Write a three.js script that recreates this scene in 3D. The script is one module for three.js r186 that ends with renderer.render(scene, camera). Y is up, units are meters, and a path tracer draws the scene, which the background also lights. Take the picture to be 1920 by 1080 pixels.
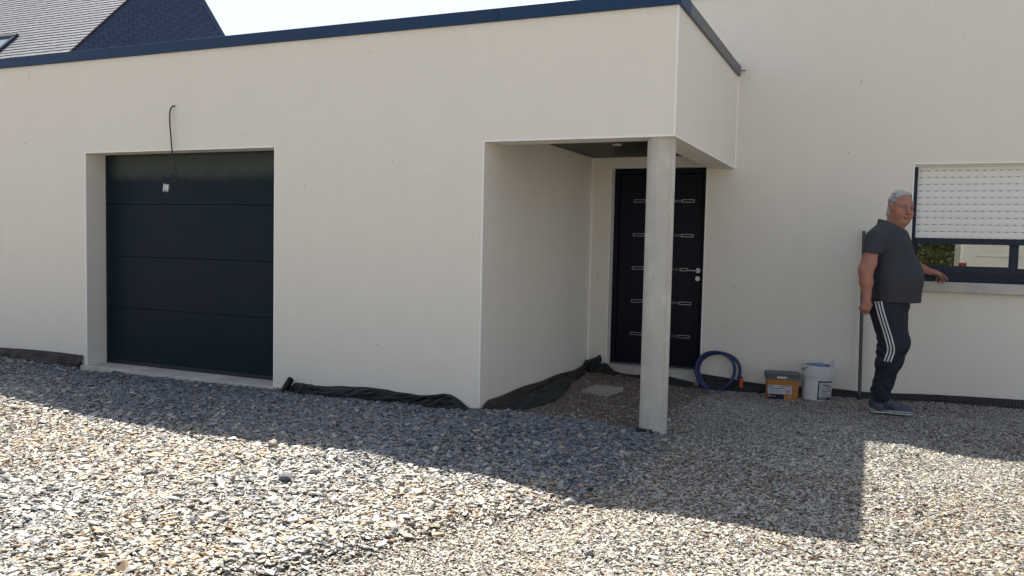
import * as THREE from 'three';
import { mergeGeometries, mergeVertices, toCreasedNormals } from 'three/addons/utils/BufferGeometryUtils.js';
import { RoundedBoxGeometry } from 'three/addons/geometries/RoundedBoxGeometry.js';
import { ConvexGeometry } from 'three/addons/geometries/ConvexGeometry.js';
import { edgeTable, triTable } from 'three/addons/objects/MarchingCubes.js';

// ---------------------------------------------------------------- camera, sky, sun, exposure
const scene = new THREE.Scene();
const camera = new THREE.PerspectiveCamera(38.30, 16 / 9, 0.05, 3000);
camera.rotation.order = 'YXZ';
camera.position.set(4.997, 1.381, 5.996);
camera.rotation.set(-0.05794, 0.41486, 0.02158);
scene.add(camera);

const SUN = new THREE.Vector3(-1.342, 3.235, -1.725).normalize();
{
  const W = 1024, H = 512, a = new Float32Array(W * H * 4), d = new THREE.Vector3();
  const mix = (p, q, t) => p.map((v, i) => v + (q[i] - v) * t);
  for (let j = 0; j < H; j++) for (let i = 0; i < W; i++) {
    const phi = ((i + 0.5) / W - 0.5) * 2 * Math.PI, th = ((j + 0.5) / H - 0.5) * Math.PI;
    d.set(Math.cos(phi) * Math.cos(th), Math.sin(th), Math.sin(phi) * Math.cos(th));
    const up = Math.max(0, d.y), ang = Math.acos(Math.min(1, Math.max(-1, d.dot(SUN))));
    let c = mix([0.48, 0.505, 0.515], [0.036, 0.078, 0.172], Math.pow(up, 0.52));      // pale at the horizon, blue overhead
    const glow = 2.0 * Math.exp(-ang / 0.14) + 0.8 * Math.exp(-ang / 0.40) + 0.06 * Math.exp(-ang / 1.0);   // hazy air around the sun
    c = [c[0] + glow * 1.0, c[1] + glow * 0.98, c[2] + glow * 0.93];
    if (d.y < 0) c = mix(c, [0.22, 0.21, 0.19], Math.min(1, -d.y * 8));
    const o = (j * W + i) * 4;
    a[o] = c[0]; a[o + 1] = c[1]; a[o + 2] = c[2]; a[o + 3] = 1;
  }
  const t = new THREE.DataTexture(a, W, H, THREE.RGBAFormat, THREE.FloatType);
  t.mapping = THREE.EquirectangularReflectionMapping; t.magFilter = t.minFilter = THREE.LinearFilter; t.needsUpdate = true;
  scene.background = t; scene.environment = t;
}
const sun = new THREE.DirectionalLight(new THREE.Color().setRGB(1.0, 0.92, 0.79), 5.0);
sun.position.copy(SUN).multiplyScalar(40).add(new THREE.Vector3(2, 0, 0));
sun.target.position.set(2, 0, 0);
sun.castShadow = true; sun.shadow.mapSize.set(4096, 4096);
Object.assign(sun.shadow.camera, { left: -22, right: 22, top: 22, bottom: -22, near: 1, far: 100 });
sun.name = 'sunlight';
scene.add(sun, sun.target);

const renderer = new THREE.WebGLRenderer({ antialias: true });
renderer.toneMapping = THREE.LinearToneMapping;
renderer.toneMappingExposure = 2.2;
renderer.shadowMap.enabled = true;

// ---------------------------------------------------------------- helpers
function rng(s) { return () => { s = (s + 0x6d2b79f5) | 0; let t = Math.imul(s ^ (s >>> 15), 1 | s); t = (t + Math.imul(t ^ (t >>> 7), 61 | t)) ^ t; return ((t ^ (t >>> 14)) >>> 0) / 4294967296; }; }
const clamp = (v, a = 0, b = 1) => Math.min(b, Math.max(a, v));
const lerp = (a, b, t) => a + (b - a) * t;
const sstep = (a, b, v) => { const t = clamp((v - a) / (b - a)); return t * t * (3 - 2 * t); };
function hash(x, y, s = 0) { let h = Math.imul(x, 374761393) ^ Math.imul(y, 668265263) ^ Math.imul(s, 2147483647 - 5); h = Math.imul(h ^ (h >>> 13), 1274126177); return ((h ^ (h >>> 16)) >>> 0) / 4294967296; }
function vnoise(x, y, s = 0, p = 0) {      // value noise, period p when given
  const xi = Math.floor(x), yi = Math.floor(y), fx = x - xi, fy = y - yi, m = (v) => (p ? ((v % p) + p) % p : v);
  const u = fx * fx * (3 - 2 * fx), v = fy * fy * (3 - 2 * fy);
  return lerp(lerp(hash(m(xi), m(yi), s), hash(m(xi + 1), m(yi), s), u), lerp(hash(m(xi), m(yi + 1), s), hash(m(xi + 1), m(yi + 1), s), u), v);
}
function fbm(x, y, s = 0, o = 4, p = 0) { let v = 0, a = 0.5, n = 0; for (let i = 0; i < o; i++) { v += a * vnoise(x, y, s + i, p); n += a; a *= 0.5; x *= 2; y *= 2; p *= 2; } return v / n; }
function tex(W, H, f, srgb, repeat) {       // f(u, v) -> [r, g, b] linear 0..1 or a number
  const a = new Uint8Array(W * H * 4), enc = (v) => Math.round(255 * (srgb ? (v <= 0.0031308 ? 12.92 * v : 1.055 * Math.pow(v, 1 / 2.4) - 0.055) : v));
  for (let j = 0; j < H; j++) for (let i = 0; i < W; i++) {
    let c = f((i + 0.5) / W, (j + 0.5) / H, i, j); if (typeof c === 'number') c = [c, c, c];
    const o = (j * W + i) * 4; a[o] = enc(clamp(c[0])); a[o + 1] = enc(clamp(c[1])); a[o + 2] = enc(clamp(c[2])); a[o + 3] = 255;
  }
  const t = new THREE.DataTexture(a, W, H); t.wrapS = t.wrapT = THREE.RepeatWrapping; t.magFilter = THREE.LinearFilter; t.minFilter = THREE.LinearMipmapLinearFilter;
  if (srgb) t.colorSpace = THREE.SRGBColorSpace;
  if (repeat) t.repeat.set(repeat, repeat);
  t.needsUpdate = true; return t;
}
const rgb = (r, g, b) => new THREE.Color().setRGB(r, g, b);
const mat = (c, roughness, o = {}) => new THREE[o.specularIntensity === undefined ? 'MeshStandardMaterial' : 'MeshPhysicalMaterial']({ color: Array.isArray(c) ? rgb(...c) : c, roughness, ...o });
function planarUV(g, ox = 0, oy = 0) {     // uv in metres from the dominant direction of each face
  const n = g.attributes.normal, p = g.attributes.position, uv = new Float32Array(p.count * 2);
  for (let i = 0; i < p.count; i++) {
    const ax = Math.abs(n.getX(i)), ay = Math.abs(n.getY(i)), az = Math.abs(n.getZ(i));
    let u, v; if (az >= ax && az >= ay) { u = p.getX(i); v = p.getY(i); } else if (ax >= ay) { u = p.getZ(i) + 3.3; v = p.getY(i); } else { u = p.getX(i); v = p.getZ(i); }
    uv[2 * i] = u + ox; uv[2 * i + 1] = v + oy;
  }
  g.setAttribute('uv', new THREE.BufferAttribute(uv, 2)); return g;
}
function bx(x0, y0, z0, x1, y1, z1, r = 0) {
  const w = x1 - x0, h = y1 - y0, d = z1 - z0;
  const g = r ? new RoundedBoxGeometry(w, h, d, 2, Math.min(r, w / 2.01, h / 2.01, d / 2.01)) : new THREE.BoxGeometry(w, h, d);
  g.translate((x0 + x1) / 2, (y0 + y1) / 2, (z0 + z1) / 2);
  return planarUV(g.index ? g.toNonIndexed() : g);
}
function merge(list) { return mergeGeometries(list.map((g) => { const h = g.index ? g.toNonIndexed() : g; for (const k of Object.keys(h.attributes)) if (!['position', 'normal', 'uv', 'color'].includes(k)) h.deleteAttribute(k); return h; })); }
const used = new Map();
function numbered(n) { const k = used.get(n) || 0; used.set(n, k + 1); return k ? n + '_' + String(k).padStart(3, '0') : n; }
function tag(o, label, category, group, kind) { o.userData.label = label; if (category) o.userData.category = category; if (group) o.userData.group = group; if (kind) o.userData.kind = kind; return o; }
function thing(name, label, category, pos = [0, 0, 0], group) { const o = new THREE.Group(); o.name = numbered(name); o.position.set(...pos); scene.add(o); return tag(o, label, category, group); }
function part(name, g, m, parent, label) { const o = new THREE.Mesh(Array.isArray(g) ? merge(g) : g, m); o.name = name; o.castShadow = o.receiveShadow = true; parent.add(o); if (label) o.userData.label = label; return o; }
function solo(name, g, m, label, category, kind, group) { const o = part(numbered(name), g, m, scene); return tag(o, label, category, group, kind); }
function tube(pts, r, seg = 40, rad = 8, closed = false) { return new THREE.TubeGeometry(new THREE.CatmullRomCurve3(pts.map((p) => new THREE.Vector3(...p)), closed, 'centripetal'), seg, r, rad, closed); }

// thick crumpled sheet between two polylines; the section bulges outwards by `out`
function drape(top, bot, o = {}) {
  const { out = [0, 0, 0.02], nu = 60, nv = 10, wob = 0.008, th = 0.006, seed = 1, folds = 6 } = o;
  const A = new THREE.CatmullRomCurve3(top.map((p) => new THREE.Vector3(...p)), false, 'centripetal'), B = new THREE.CatmullRomCurve3(bot.map((p) => new THREE.Vector3(...p)), false, 'centripetal');
  const pos = [], uv = [], idx = [], P = [];
  let len = A.getLength();
  for (let i = 0; i <= nu; i++) for (let j = 0; j <= nv; j++) {
    const u = i / nu, v = j / nv, p = A.getPoint(u).lerp(B.getPoint(u), v), w = Math.sin(Math.PI * v);
    const n = (fbm(u * folds * 3, v * 3, seed, 3) - 0.5) * 2, n2 = Math.sin(u * folds * 6.3 + v * 2.2 + seed) * 0.5;
    const k = w * (1 + n * 1.2 + n2 * 0.5), e = 0.25 + w;
    P.push([p.x + out[0] * k + wob * n * e * (out[0] ? 1 : 0.4), p.y + out[1] * k + wob * n2 * e * 0.5, p.z + out[2] * k + wob * n * e * (out[2] ? 1 : 0.4)]);
  }
  const N = P.length, dirv = new THREE.Vector3(...out).normalize().multiplyScalar(-th);
  for (const s of [0, 1]) for (let k = 0; k < N; k++) { pos.push(P[k][0] + dirv.x * s, P[k][1] + dirv.y * s - (s ? 0.001 : 0), P[k][2] + dirv.z * s); uv.push(Math.floor(k / (nv + 1)) / nu * len, (k % (nv + 1)) / nv * 0.15); }
  const q = (a, b, c, d, f) => f ? idx.push(a, c, b, b, c, d) : idx.push(a, b, c, b, d, c);
  for (let i = 0; i < nu; i++) for (let j = 0; j < nv; j++) { const a = i * (nv + 1) + j, b = a + nv + 1; q(a, b, a + 1, b + 1, 1); q(a + N, b + N, a + 1 + N, b + 1 + N, 0); }
  for (let i = 0; i < nu; i++) for (const j of [0, nv]) { const a = i * (nv + 1) + j, b = a + nv + 1; q(a, b, a + N, b + N, j); }
  for (let j = 0; j < nv; j++) for (const i of [0, nu]) { const a = i * (nv + 1) + j; q(a, a + 1, a + N, a + 1 + N, !i); }
  const g = new THREE.BufferGeometry(); g.setAttribute('position', new THREE.Float32BufferAttribute(pos, 3)); g.setAttribute('uv', new THREE.Float32BufferAttribute(uv, 2)); g.setIndex(idx);
  g.computeVertexNormals(); return g;
}

// signed-distance meshing (marching cubes on a box grid, shared vertices, gradient normals)
function sdfMesh(f, lo, hi, cell, color) {
  const n = [0, 1, 2].map((k) => Math.ceil((hi[k] - lo[k]) / cell) + 1), [nx, ny, nz] = n, V = new Float32Array(nx * ny * nz);
  for (let k = 0, o = 0; k < nz; k++) for (let j = 0; j < ny; j++) for (let i = 0; i < nx; ) {
    const d = f(lo[0] + i * cell, lo[1] + j * cell, lo[2] + k * cell);
    V[o++] = d; i++;
    let skip = Math.floor(Math.abs(d) / cell / 1.6 - 1.5); while (skip-- > 0 && i < nx) { V[o++] = d; i++; }       // far from the surface nothing changes sign
  }
  const pos = [], idx = [], cache = new Map(), yd = nx, zd = nx * ny;
  const E = [[0, 1], [1, 3], [2, 3], [0, 2], [4, 5], [5, 7], [6, 7], [4, 6], [0, 4], [1, 5], [3, 7], [2, 6]], off = [0, 1, yd, yd + 1, zd, zd + 1, zd + yd, zd + yd + 1], bit = [1, 2, 8, 4, 16, 32, 128, 64];
  for (let k = 0; k < nz - 1; k++) for (let j = 0; j < ny - 1; j++) for (let i = 0; i < nx - 1; i++) {
    const q = i + j * yd + k * zd; let c = 0; for (let m = 0; m < 8; m++) if (V[q + off[m]] > 0) c |= bit[m];
    if (!edgeTable[c]) continue;
    for (let t = c * 16; triTable[t] !== -1; t += 3) for (let m = 0; m < 3; m++) {
      const [a, b] = E[triTable[t + m]], pa = q + off[a], pb = q + off[b], key = pa * 4 + (off[b] - off[a] === 1 ? 0 : off[b] - off[a] === yd ? 1 : 2);
      let id = cache.get(key);
      if (id === undefined) {
        const w = V[pa] / (V[pa] - V[pb] || 1e-9), A = [pa % nx, Math.floor(pa / yd) % ny, Math.floor(pa / zd)], B = [pb % nx, Math.floor(pb / yd) % ny, Math.floor(pb / zd)];
        id = pos.length / 3; cache.set(key, id); for (let x = 0; x < 3; x++) pos.push(lo[x] + cell * lerp(A[x], B[x], clamp(w)));
      }
      idx.push(id);
    }
  }
  const nor = [], col = [], uv = [], e = cell * 0.6;
  for (let i = 0; i < pos.length; i += 3) {
    const [x, y, z] = [pos[i], pos[i + 1], pos[i + 2]], g = new THREE.Vector3(f(x + e, y, z) - f(x - e, y, z), f(x, y + e, z) - f(x, y - e, z), f(x, y, z + e) - f(x, y, z - e)).normalize();
    nor.push(g.x, g.y, g.z); uv.push(x + z, y); if (color) col.push(...color(x, y, z, g));
  }
  const g = new THREE.BufferGeometry(); g.setAttribute('position', new THREE.Float32BufferAttribute(pos, 3)); g.setAttribute('normal', new THREE.Float32BufferAttribute(nor, 3)); g.setAttribute('uv', new THREE.Float32BufferAttribute(uv, 2));
  if (color) g.setAttribute('color', new THREE.Float32BufferAttribute(col, 3));
  g.setIndex(idx); return g;
}
const smin = (a, b, k) => { const h = Math.max(k - Math.abs(a - b), 0) / k; return Math.min(a, b) - h * h * k * 0.25; };
const smax = (a, b, k) => -smin(-a, -b, k);
function cap(a, b, ra, rb) {          // tapered capsule
  const bx_ = b[0] - a[0], by = b[1] - a[1], bz = b[2] - a[2], L = bx_ * bx_ + by * by + bz * bz;
  return (x, y, z) => { const px = x - a[0], py = y - a[1], pz = z - a[2], h = clamp((px * bx_ + py * by + pz * bz) / L); return Math.hypot(px - bx_ * h, py - by * h, pz - bz * h) - (ra + (rb - ra) * h); };
}
function ell(c, r) { const m = Math.min(...r); return (x, y, z) => { const X = (x - c[0]) / r[0], Y = (y - c[1]) / r[1], Z = (z - c[2]) / r[2], k0 = Math.hypot(X, Y, Z), k1 = Math.hypot(X / r[0], Y / r[1], Z / r[2]); return k1 > 1e-6 ? k0 * (k0 - 1) / k1 : -m; }; }
const union = (list, k) => (x, y, z) => { let d = list[0](x, y, z); for (let i = 1; i < list.length; i++) d = smin(d, list[i](x, y, z), k); return d; };

// ---------------------------------------------------------------- measurements of the place
const D = 2.726, HC = 3.088, SOF = 2.158, XP = 2.087, XR = 3.614, TOP = 3.90;

// ---------------------------------------------------------------- ground
const CTRL = [[-4.5, 0.1, -0.01], [-3.7, 0.05, -0.01], [-3.05, 0.05, -0.03], [-2.4, 0.08, -0.05], [-1.4, 0.08, -0.03], [0, 0.08, -0.027], [0.8, 0.08, -0.024], [1.9, 0.08, -0.019], [2.55, -0.05, 0.0], [3.48, -0.1, -0.05], [2.9, -0.3, -0.02],
  [-3.2, 1.0, 0.02], [-1.9, 1.45, 0.04], [-1.2, 1.75, 0.055], [-0.6, 1.75, 0.035], [-0.2, 1.75, 0.0], [0.85, 1.75, 0.0], [1.4, 1.75, 0.015], [2.0, 1.75, 0.03], [2.7, 1.75, 0.0], [3.3, 1.75, -0.03], [4.1, 1.75, -0.035], [5, 1.75, -0.042],
  [2.1, -2.6, -0.02], [2.57, -2.6, -0.05], [3.27, -2.6, -0.11], [3.9, -2.6, -0.115], [4.4, -2.6, -0.1], [4.9, -2.6, -0.085], [5.75, -2.65, -0.06], [6.3, -2.65, -0.05], [2.5, -1.4, -0.03], [2.3, -0.6, -0.02], [3.2, -1.2, -0.045], [5.1, -1.8, -0.06], [5.1, -1.2, -0.05],
  [4.93, -0.5, -0.03], [5.97, -0.55, -0.07], [5.4, 0.6, -0.05], [4.2, 0.5, -0.055], [2, 4, -0.02], [4, 3.2, -0.03], [5.8, 2.2, -0.05], [0, 4, 0.02], [7, 0, -0.06], [5, 6, -0.03]];
const edgeN = (x, z) => (fbm(x * 1.7 + 9, z * 1.7, 5, 3) - 0.5) * 0.5;
function mound(x, z) {               // the thicker bed of slate gravel in front of the garage
  const w = edgeN(x, z), ex = 3.7 + w * 0.5 - x + Math.max(0, z - 1.6) * -0.5, ez = z + 0.2 + w * 0.35;
  return sstep(0, 0.3, smin(ex, x < XP ? 1 : ez, 0.25));
}
for (const c of CTRL) c[3] = c[2] - 0.045 * mound(c[0], c[1]);
function ground(x, z) {
  let s = 0.002 * -0.035, w = 0.002;
  for (const c of CTRL) { const d2 = (x - c[0]) ** 2 + (z - c[1]) ** 2, k = 1 / (d2 * d2 + 0.02); s += k * c[3]; w += k; }
  const near = 1 - sstep(6, 14, Math.hypot(x - 2, z - 1));
  return s / w + 0.045 * mound(x, z) + (fbm(x * 2.3, z * 2.3, 31, 3) - 0.5) * 0.035 * near * sstep(-2.72, -2.2, z);
}
{
  const axis = (a, b, s, far) => { const o = []; for (let d = far; d > 1; d *= 0.6) o.push(a - d); for (let v = a; v <= b + 1e-6; v += s) o.push(v); for (let d = 1.2; d < far * 1.2; d /= 0.6) o.push(b + d); return o; };
  const xs = axis(-6, 8, 0.06, 900), zs = axis(-2.9, 6, 0.06, 900), pos = [], uv = [], idx = [];
  for (const z of zs) for (const x of xs) { pos.push(x, ground(x, z) - 0.008, z); uv.push(x, z); }
  for (let j = 0; j < zs.length - 1; j++) for (let i = 0; i < xs.length - 1; i++) { const a = j * xs.length + i, b = a + xs.length; idx.push(a, b, a + 1, b, b + 1, a + 1); }
  const g = new THREE.BufferGeometry(); g.setAttribute('position', new THREE.Float32BufferAttribute(pos, 3)); g.setAttribute('uv', new THREE.Float32BufferAttribute(uv, 2)); g.setIndex(idx); g.computeVertexNormals();
  const soil = (u, v, i, j) => { const n = fbm(u * 8, v * 8, 3, 5, 8), g = hash(i >> 1, j >> 1, 7), t = vnoise(u * 128, v * 128, 9, 128); const k = 0.55 + 0.7 * g * (0.4 + t); return [0.25 * k * (0.8 + 0.5 * n), 0.225 * k * (0.85 + 0.35 * n), 0.19 * k * (0.9 + 0.2 * n)]; };
  const m = mat([1, 1, 1], 0.95, { map: tex(1024, 1024, soil, true, 0.5), bumpMap: tex(1024, 1024, (u, v, i, j) => 0.5 * hash(i >> 1, j >> 1, 7) + 0.5 * vnoise(u * 160, v * 160, 4, 160), false, 0.5), bumpScale: 0.008 });
  tag(solo('ground', g, m, 'grey brown stony ground in front of the house', null, 'structure'));
}

// ---------------------------------------------------------------- gravel
{
  const HS = 0.04, HX = -5.2, HZ = -2.8, HN = Math.ceil(13 / HS), HM = Math.ceil(7.6 / HS), HG = new Float32Array((HN + 1) * (HM + 1)), MG = new Float32Array((HN + 1) * (HM + 1));
  for (let j = 0; j <= HM; j++) for (let i = 0; i <= HN; i++) { HG[j * (HN + 1) + i] = ground(HX + i * HS, HZ + j * HS); MG[j * (HN + 1) + i] = mound(HX + i * HS, HZ + j * HS); }
  const at = (A, x, z) => { const a = clamp((x - HX) / HS, 0, HN - 1.001), b = clamp((z - HZ) / HS, 0, HM - 1.001), i = Math.floor(a), j = Math.floor(b), k = j * (HN + 1) + i; return lerp(lerp(A[k], A[k + 1], a - i), lerp(A[k + HN + 1], A[k + HN + 2], a - i), b - j); };
  const gh = (x, z) => at(HG, x, z), mo = (x, z) => at(MG, x, z);
  const R = rng(77), chip = (flat, k) => { const p = []; for (let i = 0; i < k; i++) { const a = R() * 6.283, r = 0.35 + 0.2 * R(); p.push(new THREE.Vector3(Math.cos(a) * r * 1.15, (R() - 0.5) * flat, Math.sin(a) * r * 0.8)); } const g = new ConvexGeometry(p); g.deleteAttribute('uv'); return g; };
  const shapes = [chip(0.34, 12), chip(0.42, 13), chip(0.26, 11), chip(0.55, 14), chip(0.38, 10)];
  const lists = shapes.map(() => []);
  camera.updateMatrixWorld(); const inv = camera.matrixWorldInverse.copy(camera.matrixWorld).invert(), P = new THREE.Vector3(), tf = Math.tan(19.15 * Math.PI / 180);
  const seen = (x, y, z) => { P.set(x, y, z).applyMatrix4(inv); return P.z < -0.3 && Math.abs(P.x) < -P.z * tf * 1.778 + 0.7 && Math.abs(P.y) < -P.z * tf + 0.7; };
  const blocked = (x, z) => (z < 0.0 && x < XP + 0.02) || z < -D + 0.02 || Math.hypot(x - 3.49, z + 0.13) < 0.1 || (x > -2.47 && x < 0.05 && z < 0.06) || Math.hypot(x - 3.46, z - 0.01) < 0.075;
  const slate = [0.122, 0.137, 0.164], paleGrey = [0.225, 0.226, 0.222], beige = [0.305, 0.285, 0.24], pale = [0.31, 0.302, 0.285], tan = [0.31, 0.265, 0.205], rust = [0.32, 0.225, 0.14], soil = [0.135, 0.09, 0.06];  // slate is darkened for the shaded bed, grey lightened for the sunlit front
  function scatter(x0, x1, z0, z1, perM2, size, spread, weight, colour, lift) {
    const N = Math.round((x1 - x0) * (z1 - z0) * perM2);
    for (let i = 0; i < N; i++) {
      const x = lerp(x0, x1, R()), z = lerp(z0, z1, R()), r1 = R();
      if (blocked(x, z) || r1 > weight(x, z) || !seen(x, 0, z)) continue;
      const s = size * Math.exp((R() + R() + R() - 1.5) * spread), c = colour(x, z), v = 0.84 + 0.34 * R();
      const steep = R() < 0.12 ? 0.8 : 0.26;
      lists[Math.floor(R() * shapes.length)].push([x, gh(x, z) + lift * (R() - 0.2) + s * 0.06, z, s, (R() - 0.5) * 2 * steep, R() * 6.283, (R() - 0.5) * 2 * steep, c[0] * v, c[1] * v, c[2] * v]);
    }
  }
  const pick = (w) => { let t = R() * w.reduce((a, b) => a + b); for (let i = 0; i < 7; i++) if ((t -= w[i]) < 0) return [slate, paleGrey, beige, pale, tan, rust, soil][i]; return slate; };
  const spot = (x, z, a, b, r) => Math.exp(-((x - a) ** 2 + (z - b) ** 2) / (r * r));
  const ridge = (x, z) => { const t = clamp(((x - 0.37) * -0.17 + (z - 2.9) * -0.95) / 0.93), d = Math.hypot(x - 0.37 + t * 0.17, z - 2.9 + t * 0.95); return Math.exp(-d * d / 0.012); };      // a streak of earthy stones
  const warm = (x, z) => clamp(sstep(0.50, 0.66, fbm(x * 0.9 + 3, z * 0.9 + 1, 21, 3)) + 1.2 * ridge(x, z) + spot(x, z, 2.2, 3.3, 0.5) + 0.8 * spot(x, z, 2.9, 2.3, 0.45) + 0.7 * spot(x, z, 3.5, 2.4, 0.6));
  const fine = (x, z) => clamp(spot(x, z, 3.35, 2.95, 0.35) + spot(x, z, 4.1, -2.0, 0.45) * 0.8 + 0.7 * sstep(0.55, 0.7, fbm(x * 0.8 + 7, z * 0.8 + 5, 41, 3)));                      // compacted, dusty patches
  const colMound = (x, z) => { const k = sstep(1.2, 2.1, z + 0.3 * x * (x < 0 ? -0.6 : 0)), w = warm(x, z) * Math.max(k, ridge(x, z)); return pick([5 * (1 - 0.85 * k), 0.8 + 3 * k, 0.3 + 0.8 * k, 0.25 + 1.1 * k, 0.2 + 3.0 * w, 0.05 + 2.2 * w, 0.1]); };  // k lightens the mix past the shadow edge: sunlight put into the colour
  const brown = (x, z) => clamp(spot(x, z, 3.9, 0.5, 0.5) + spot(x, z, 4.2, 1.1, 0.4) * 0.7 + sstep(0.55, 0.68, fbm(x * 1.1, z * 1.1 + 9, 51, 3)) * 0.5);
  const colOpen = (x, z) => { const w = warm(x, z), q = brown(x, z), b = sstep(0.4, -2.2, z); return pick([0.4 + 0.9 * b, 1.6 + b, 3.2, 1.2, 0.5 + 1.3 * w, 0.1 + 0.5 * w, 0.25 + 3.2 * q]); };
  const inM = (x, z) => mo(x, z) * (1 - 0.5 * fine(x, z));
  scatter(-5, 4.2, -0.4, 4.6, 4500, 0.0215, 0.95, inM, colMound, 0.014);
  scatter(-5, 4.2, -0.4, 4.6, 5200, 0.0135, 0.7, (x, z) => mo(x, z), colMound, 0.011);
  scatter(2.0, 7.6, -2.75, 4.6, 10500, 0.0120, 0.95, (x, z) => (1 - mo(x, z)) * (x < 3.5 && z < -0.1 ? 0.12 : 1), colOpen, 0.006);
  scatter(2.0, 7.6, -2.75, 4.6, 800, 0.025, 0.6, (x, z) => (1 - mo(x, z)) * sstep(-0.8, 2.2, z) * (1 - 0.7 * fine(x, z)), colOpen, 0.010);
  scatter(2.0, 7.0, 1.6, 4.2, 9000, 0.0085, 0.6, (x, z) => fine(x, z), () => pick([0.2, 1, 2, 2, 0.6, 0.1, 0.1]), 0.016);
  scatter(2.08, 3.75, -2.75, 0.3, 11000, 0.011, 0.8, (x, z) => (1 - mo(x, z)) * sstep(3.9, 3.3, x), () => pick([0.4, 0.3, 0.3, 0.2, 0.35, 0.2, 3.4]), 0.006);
  const gm = mat([1, 1, 1], 0.5), G = new THREE.Group(); G.name = 'gravel'; scene.add(G);
  tag(G, 'loose slate gravel, blue grey and tan, spread in front of the house', 'gravel', null, 'stuff');
  const M = new THREE.Matrix4(), Q = new THREE.Quaternion(), E = new THREE.Euler(), S = new THREE.Vector3(), C = new THREE.Color();
  lists.forEach((L, k) => {
    const im = new THREE.InstancedMesh(shapes[k], gm, L.length); im.name = 'stone_chips'; im.castShadow = im.receiveShadow = true; im.userData.kind = 'stuff';
    L.forEach((s, i) => { E.set(s[4], s[5], s[6]); M.compose(P.set(s[0], s[1], s[2]), Q.setFromEuler(E), S.set(s[3], s[3] * 0.8, s[3])); im.setMatrixAt(i, M); im.setColorAt(i, C.setRGB(s[7], s[8], s[9])); });
    G.add(im);
  });
  console.log('gravel', lists.map((l) => l.length).join(' '));
  const big = (x, z, sx, sy, sz, rot, c, label, seed) => {
    const r = rng(seed), p = []; for (let i = 0; i < 22; i++) { const a = r() * 6.283, b = r() * 2 - 1, q = Math.sqrt(1 - b * b); p.push(new THREE.Vector3(Math.cos(a) * q * sx * (0.85 + 0.3 * r()), b * sy, Math.sin(a) * q * sz * (0.85 + 0.3 * r()))); }
    const o = solo('stone', new ConvexGeometry(p), mat(c, 0.8), label, 'stone'); o.position.set(x, ground(x, z) + sy * 0.75, z); o.rotation.y = rot;
  };
  big(1.0, 2.29, 0.055, 0.022, 0.034, 0.5, [0.42, 0.36, 0.28], 'long tan stone lying on the sunlit gravel left of centre', 3);
  big(1.47, 1.76, 0.05, 0.03, 0.03, -0.3, [0.36, 0.31, 0.26], 'beige stone on the shadow line in front of the garage door', 8);
  big(2.05, 2.35, 0.045, 0.03, 0.035, 0.9, [0.13, 0.14, 0.16], 'dark grey stone on the sunlit gravel before the garage wall', 14);
  big(5.03, 0.75, 0.03, 0.018, 0.025, 0.2, [0.2, 0.17, 0.14], 'brown stone on the sunlit gravel beside the shadow edge', 15);
}

// ---------------------------------------------------------------- house
const plasterMap = (seed, spots) => {
  const r = rng(seed), S = []; for (let i = 0; i < spots; i++) S.push([r(), r(), 0.0006 + 0.0011 * r() * r(), r() < 0.4 ? 2.5 : 1, 0.68 + 0.25 * r()]);
  const grid = new Map(); S.forEach((s) => { const k = Math.floor(s[0] * 64) + ',' + Math.floor(s[1] * 64); (grid.get(k) || grid.set(k, []).get(k)).push(s); });
  return tex(2048, 2048, (u, v, i, j) => {
    let k = 0.975 + 0.035 * fbm(u * 7, v * 5, seed, 4, 0) + 0.02 * (hash(i, j, seed) - 0.5) + 0.022 * (fbm(u * 90, v * 90, seed + 9, 2) - 0.5) + 0.025 * (fbm(u * 60, v * 4, seed + 4, 3) - 0.5);
    const gx = Math.floor(u * 64), gy = Math.floor(v * 64); let d = 1;
    for (let a = -1; a < 2; a++) for (let b = -1; b < 2; b++) for (const s of grid.get(gx + a + ',' + (gy + b)) || []) { const e = Math.hypot(u - s[0], (v - s[1]) / s[3]); if (e < s[2]) d = Math.min(d, s[4]); }
    k *= d; return [0.80 * k, 0.75 * k, 0.662 * k * (0.99 + 0.01 * d)];
  }, true, 1 / 8);
};
const plasterBump = tex(1024, 1024, (u, v, i, j) => 0.55 * hash(i >> 1, j >> 1, 3) + 0.45 * vnoise(u * 200, v * 200, 8, 200), false, 1 / 1.5);
const plaster = mat([1, 1, 1], 0.93, { map: plasterMap(5, 110), bumpMap: plasterBump, bumpScale: 0.0016 });
const beadM = mat([0.9, 0.89, 0.86], 0.5), anth = mat([0.013, 0.042, 0.102], 0.45, { specularIntensity: 0.5 }), concrete = mat([1, 1, 1], 0.85, {  // anth: sky reflection put into the blue of the coping
  map: tex(1024, 1024, (u, v, i, j) => { const n = fbm(u * 6, v * 6, 40, 5, 6), h = hash(i >> 1, j >> 1, 6), s = sstep(0.62, 0.75, fbm(u * 14, v * 5, 44, 4)); const k = 0.86 + 0.26 * (n - 0.5) + 0.08 * (h - 0.5) + 0.12 * s; return [0.56 * k, 0.535 * k, 0.475 * k]; }, true, 1),
  bumpMap: tex(512, 512, (u, v, i, j) => 0.6 * fbm(u * 24, v * 24, 12, 3, 24) + 0.4 * hash(i, j, 2), false, 1), bumpScale: 0.003 });
const house = thing('house', 'cream rendered house with low garage wing, corner porch and anthracite trim', 'house');
function slab(pts, z0, z1, holes = []) {
  const s = new THREE.Shape(pts.map((p) => new THREE.Vector2(...p)));
  for (const h of holes) s.holes.push(new THREE.Path(h.map((p) => new THREE.Vector2(...p))));
  const g = new THREE.ExtrudeGeometry(s, { depth: z1 - z0, bevelEnabled: false }); g.translate(0, 0, z0); return planarUV(g);
}
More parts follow.
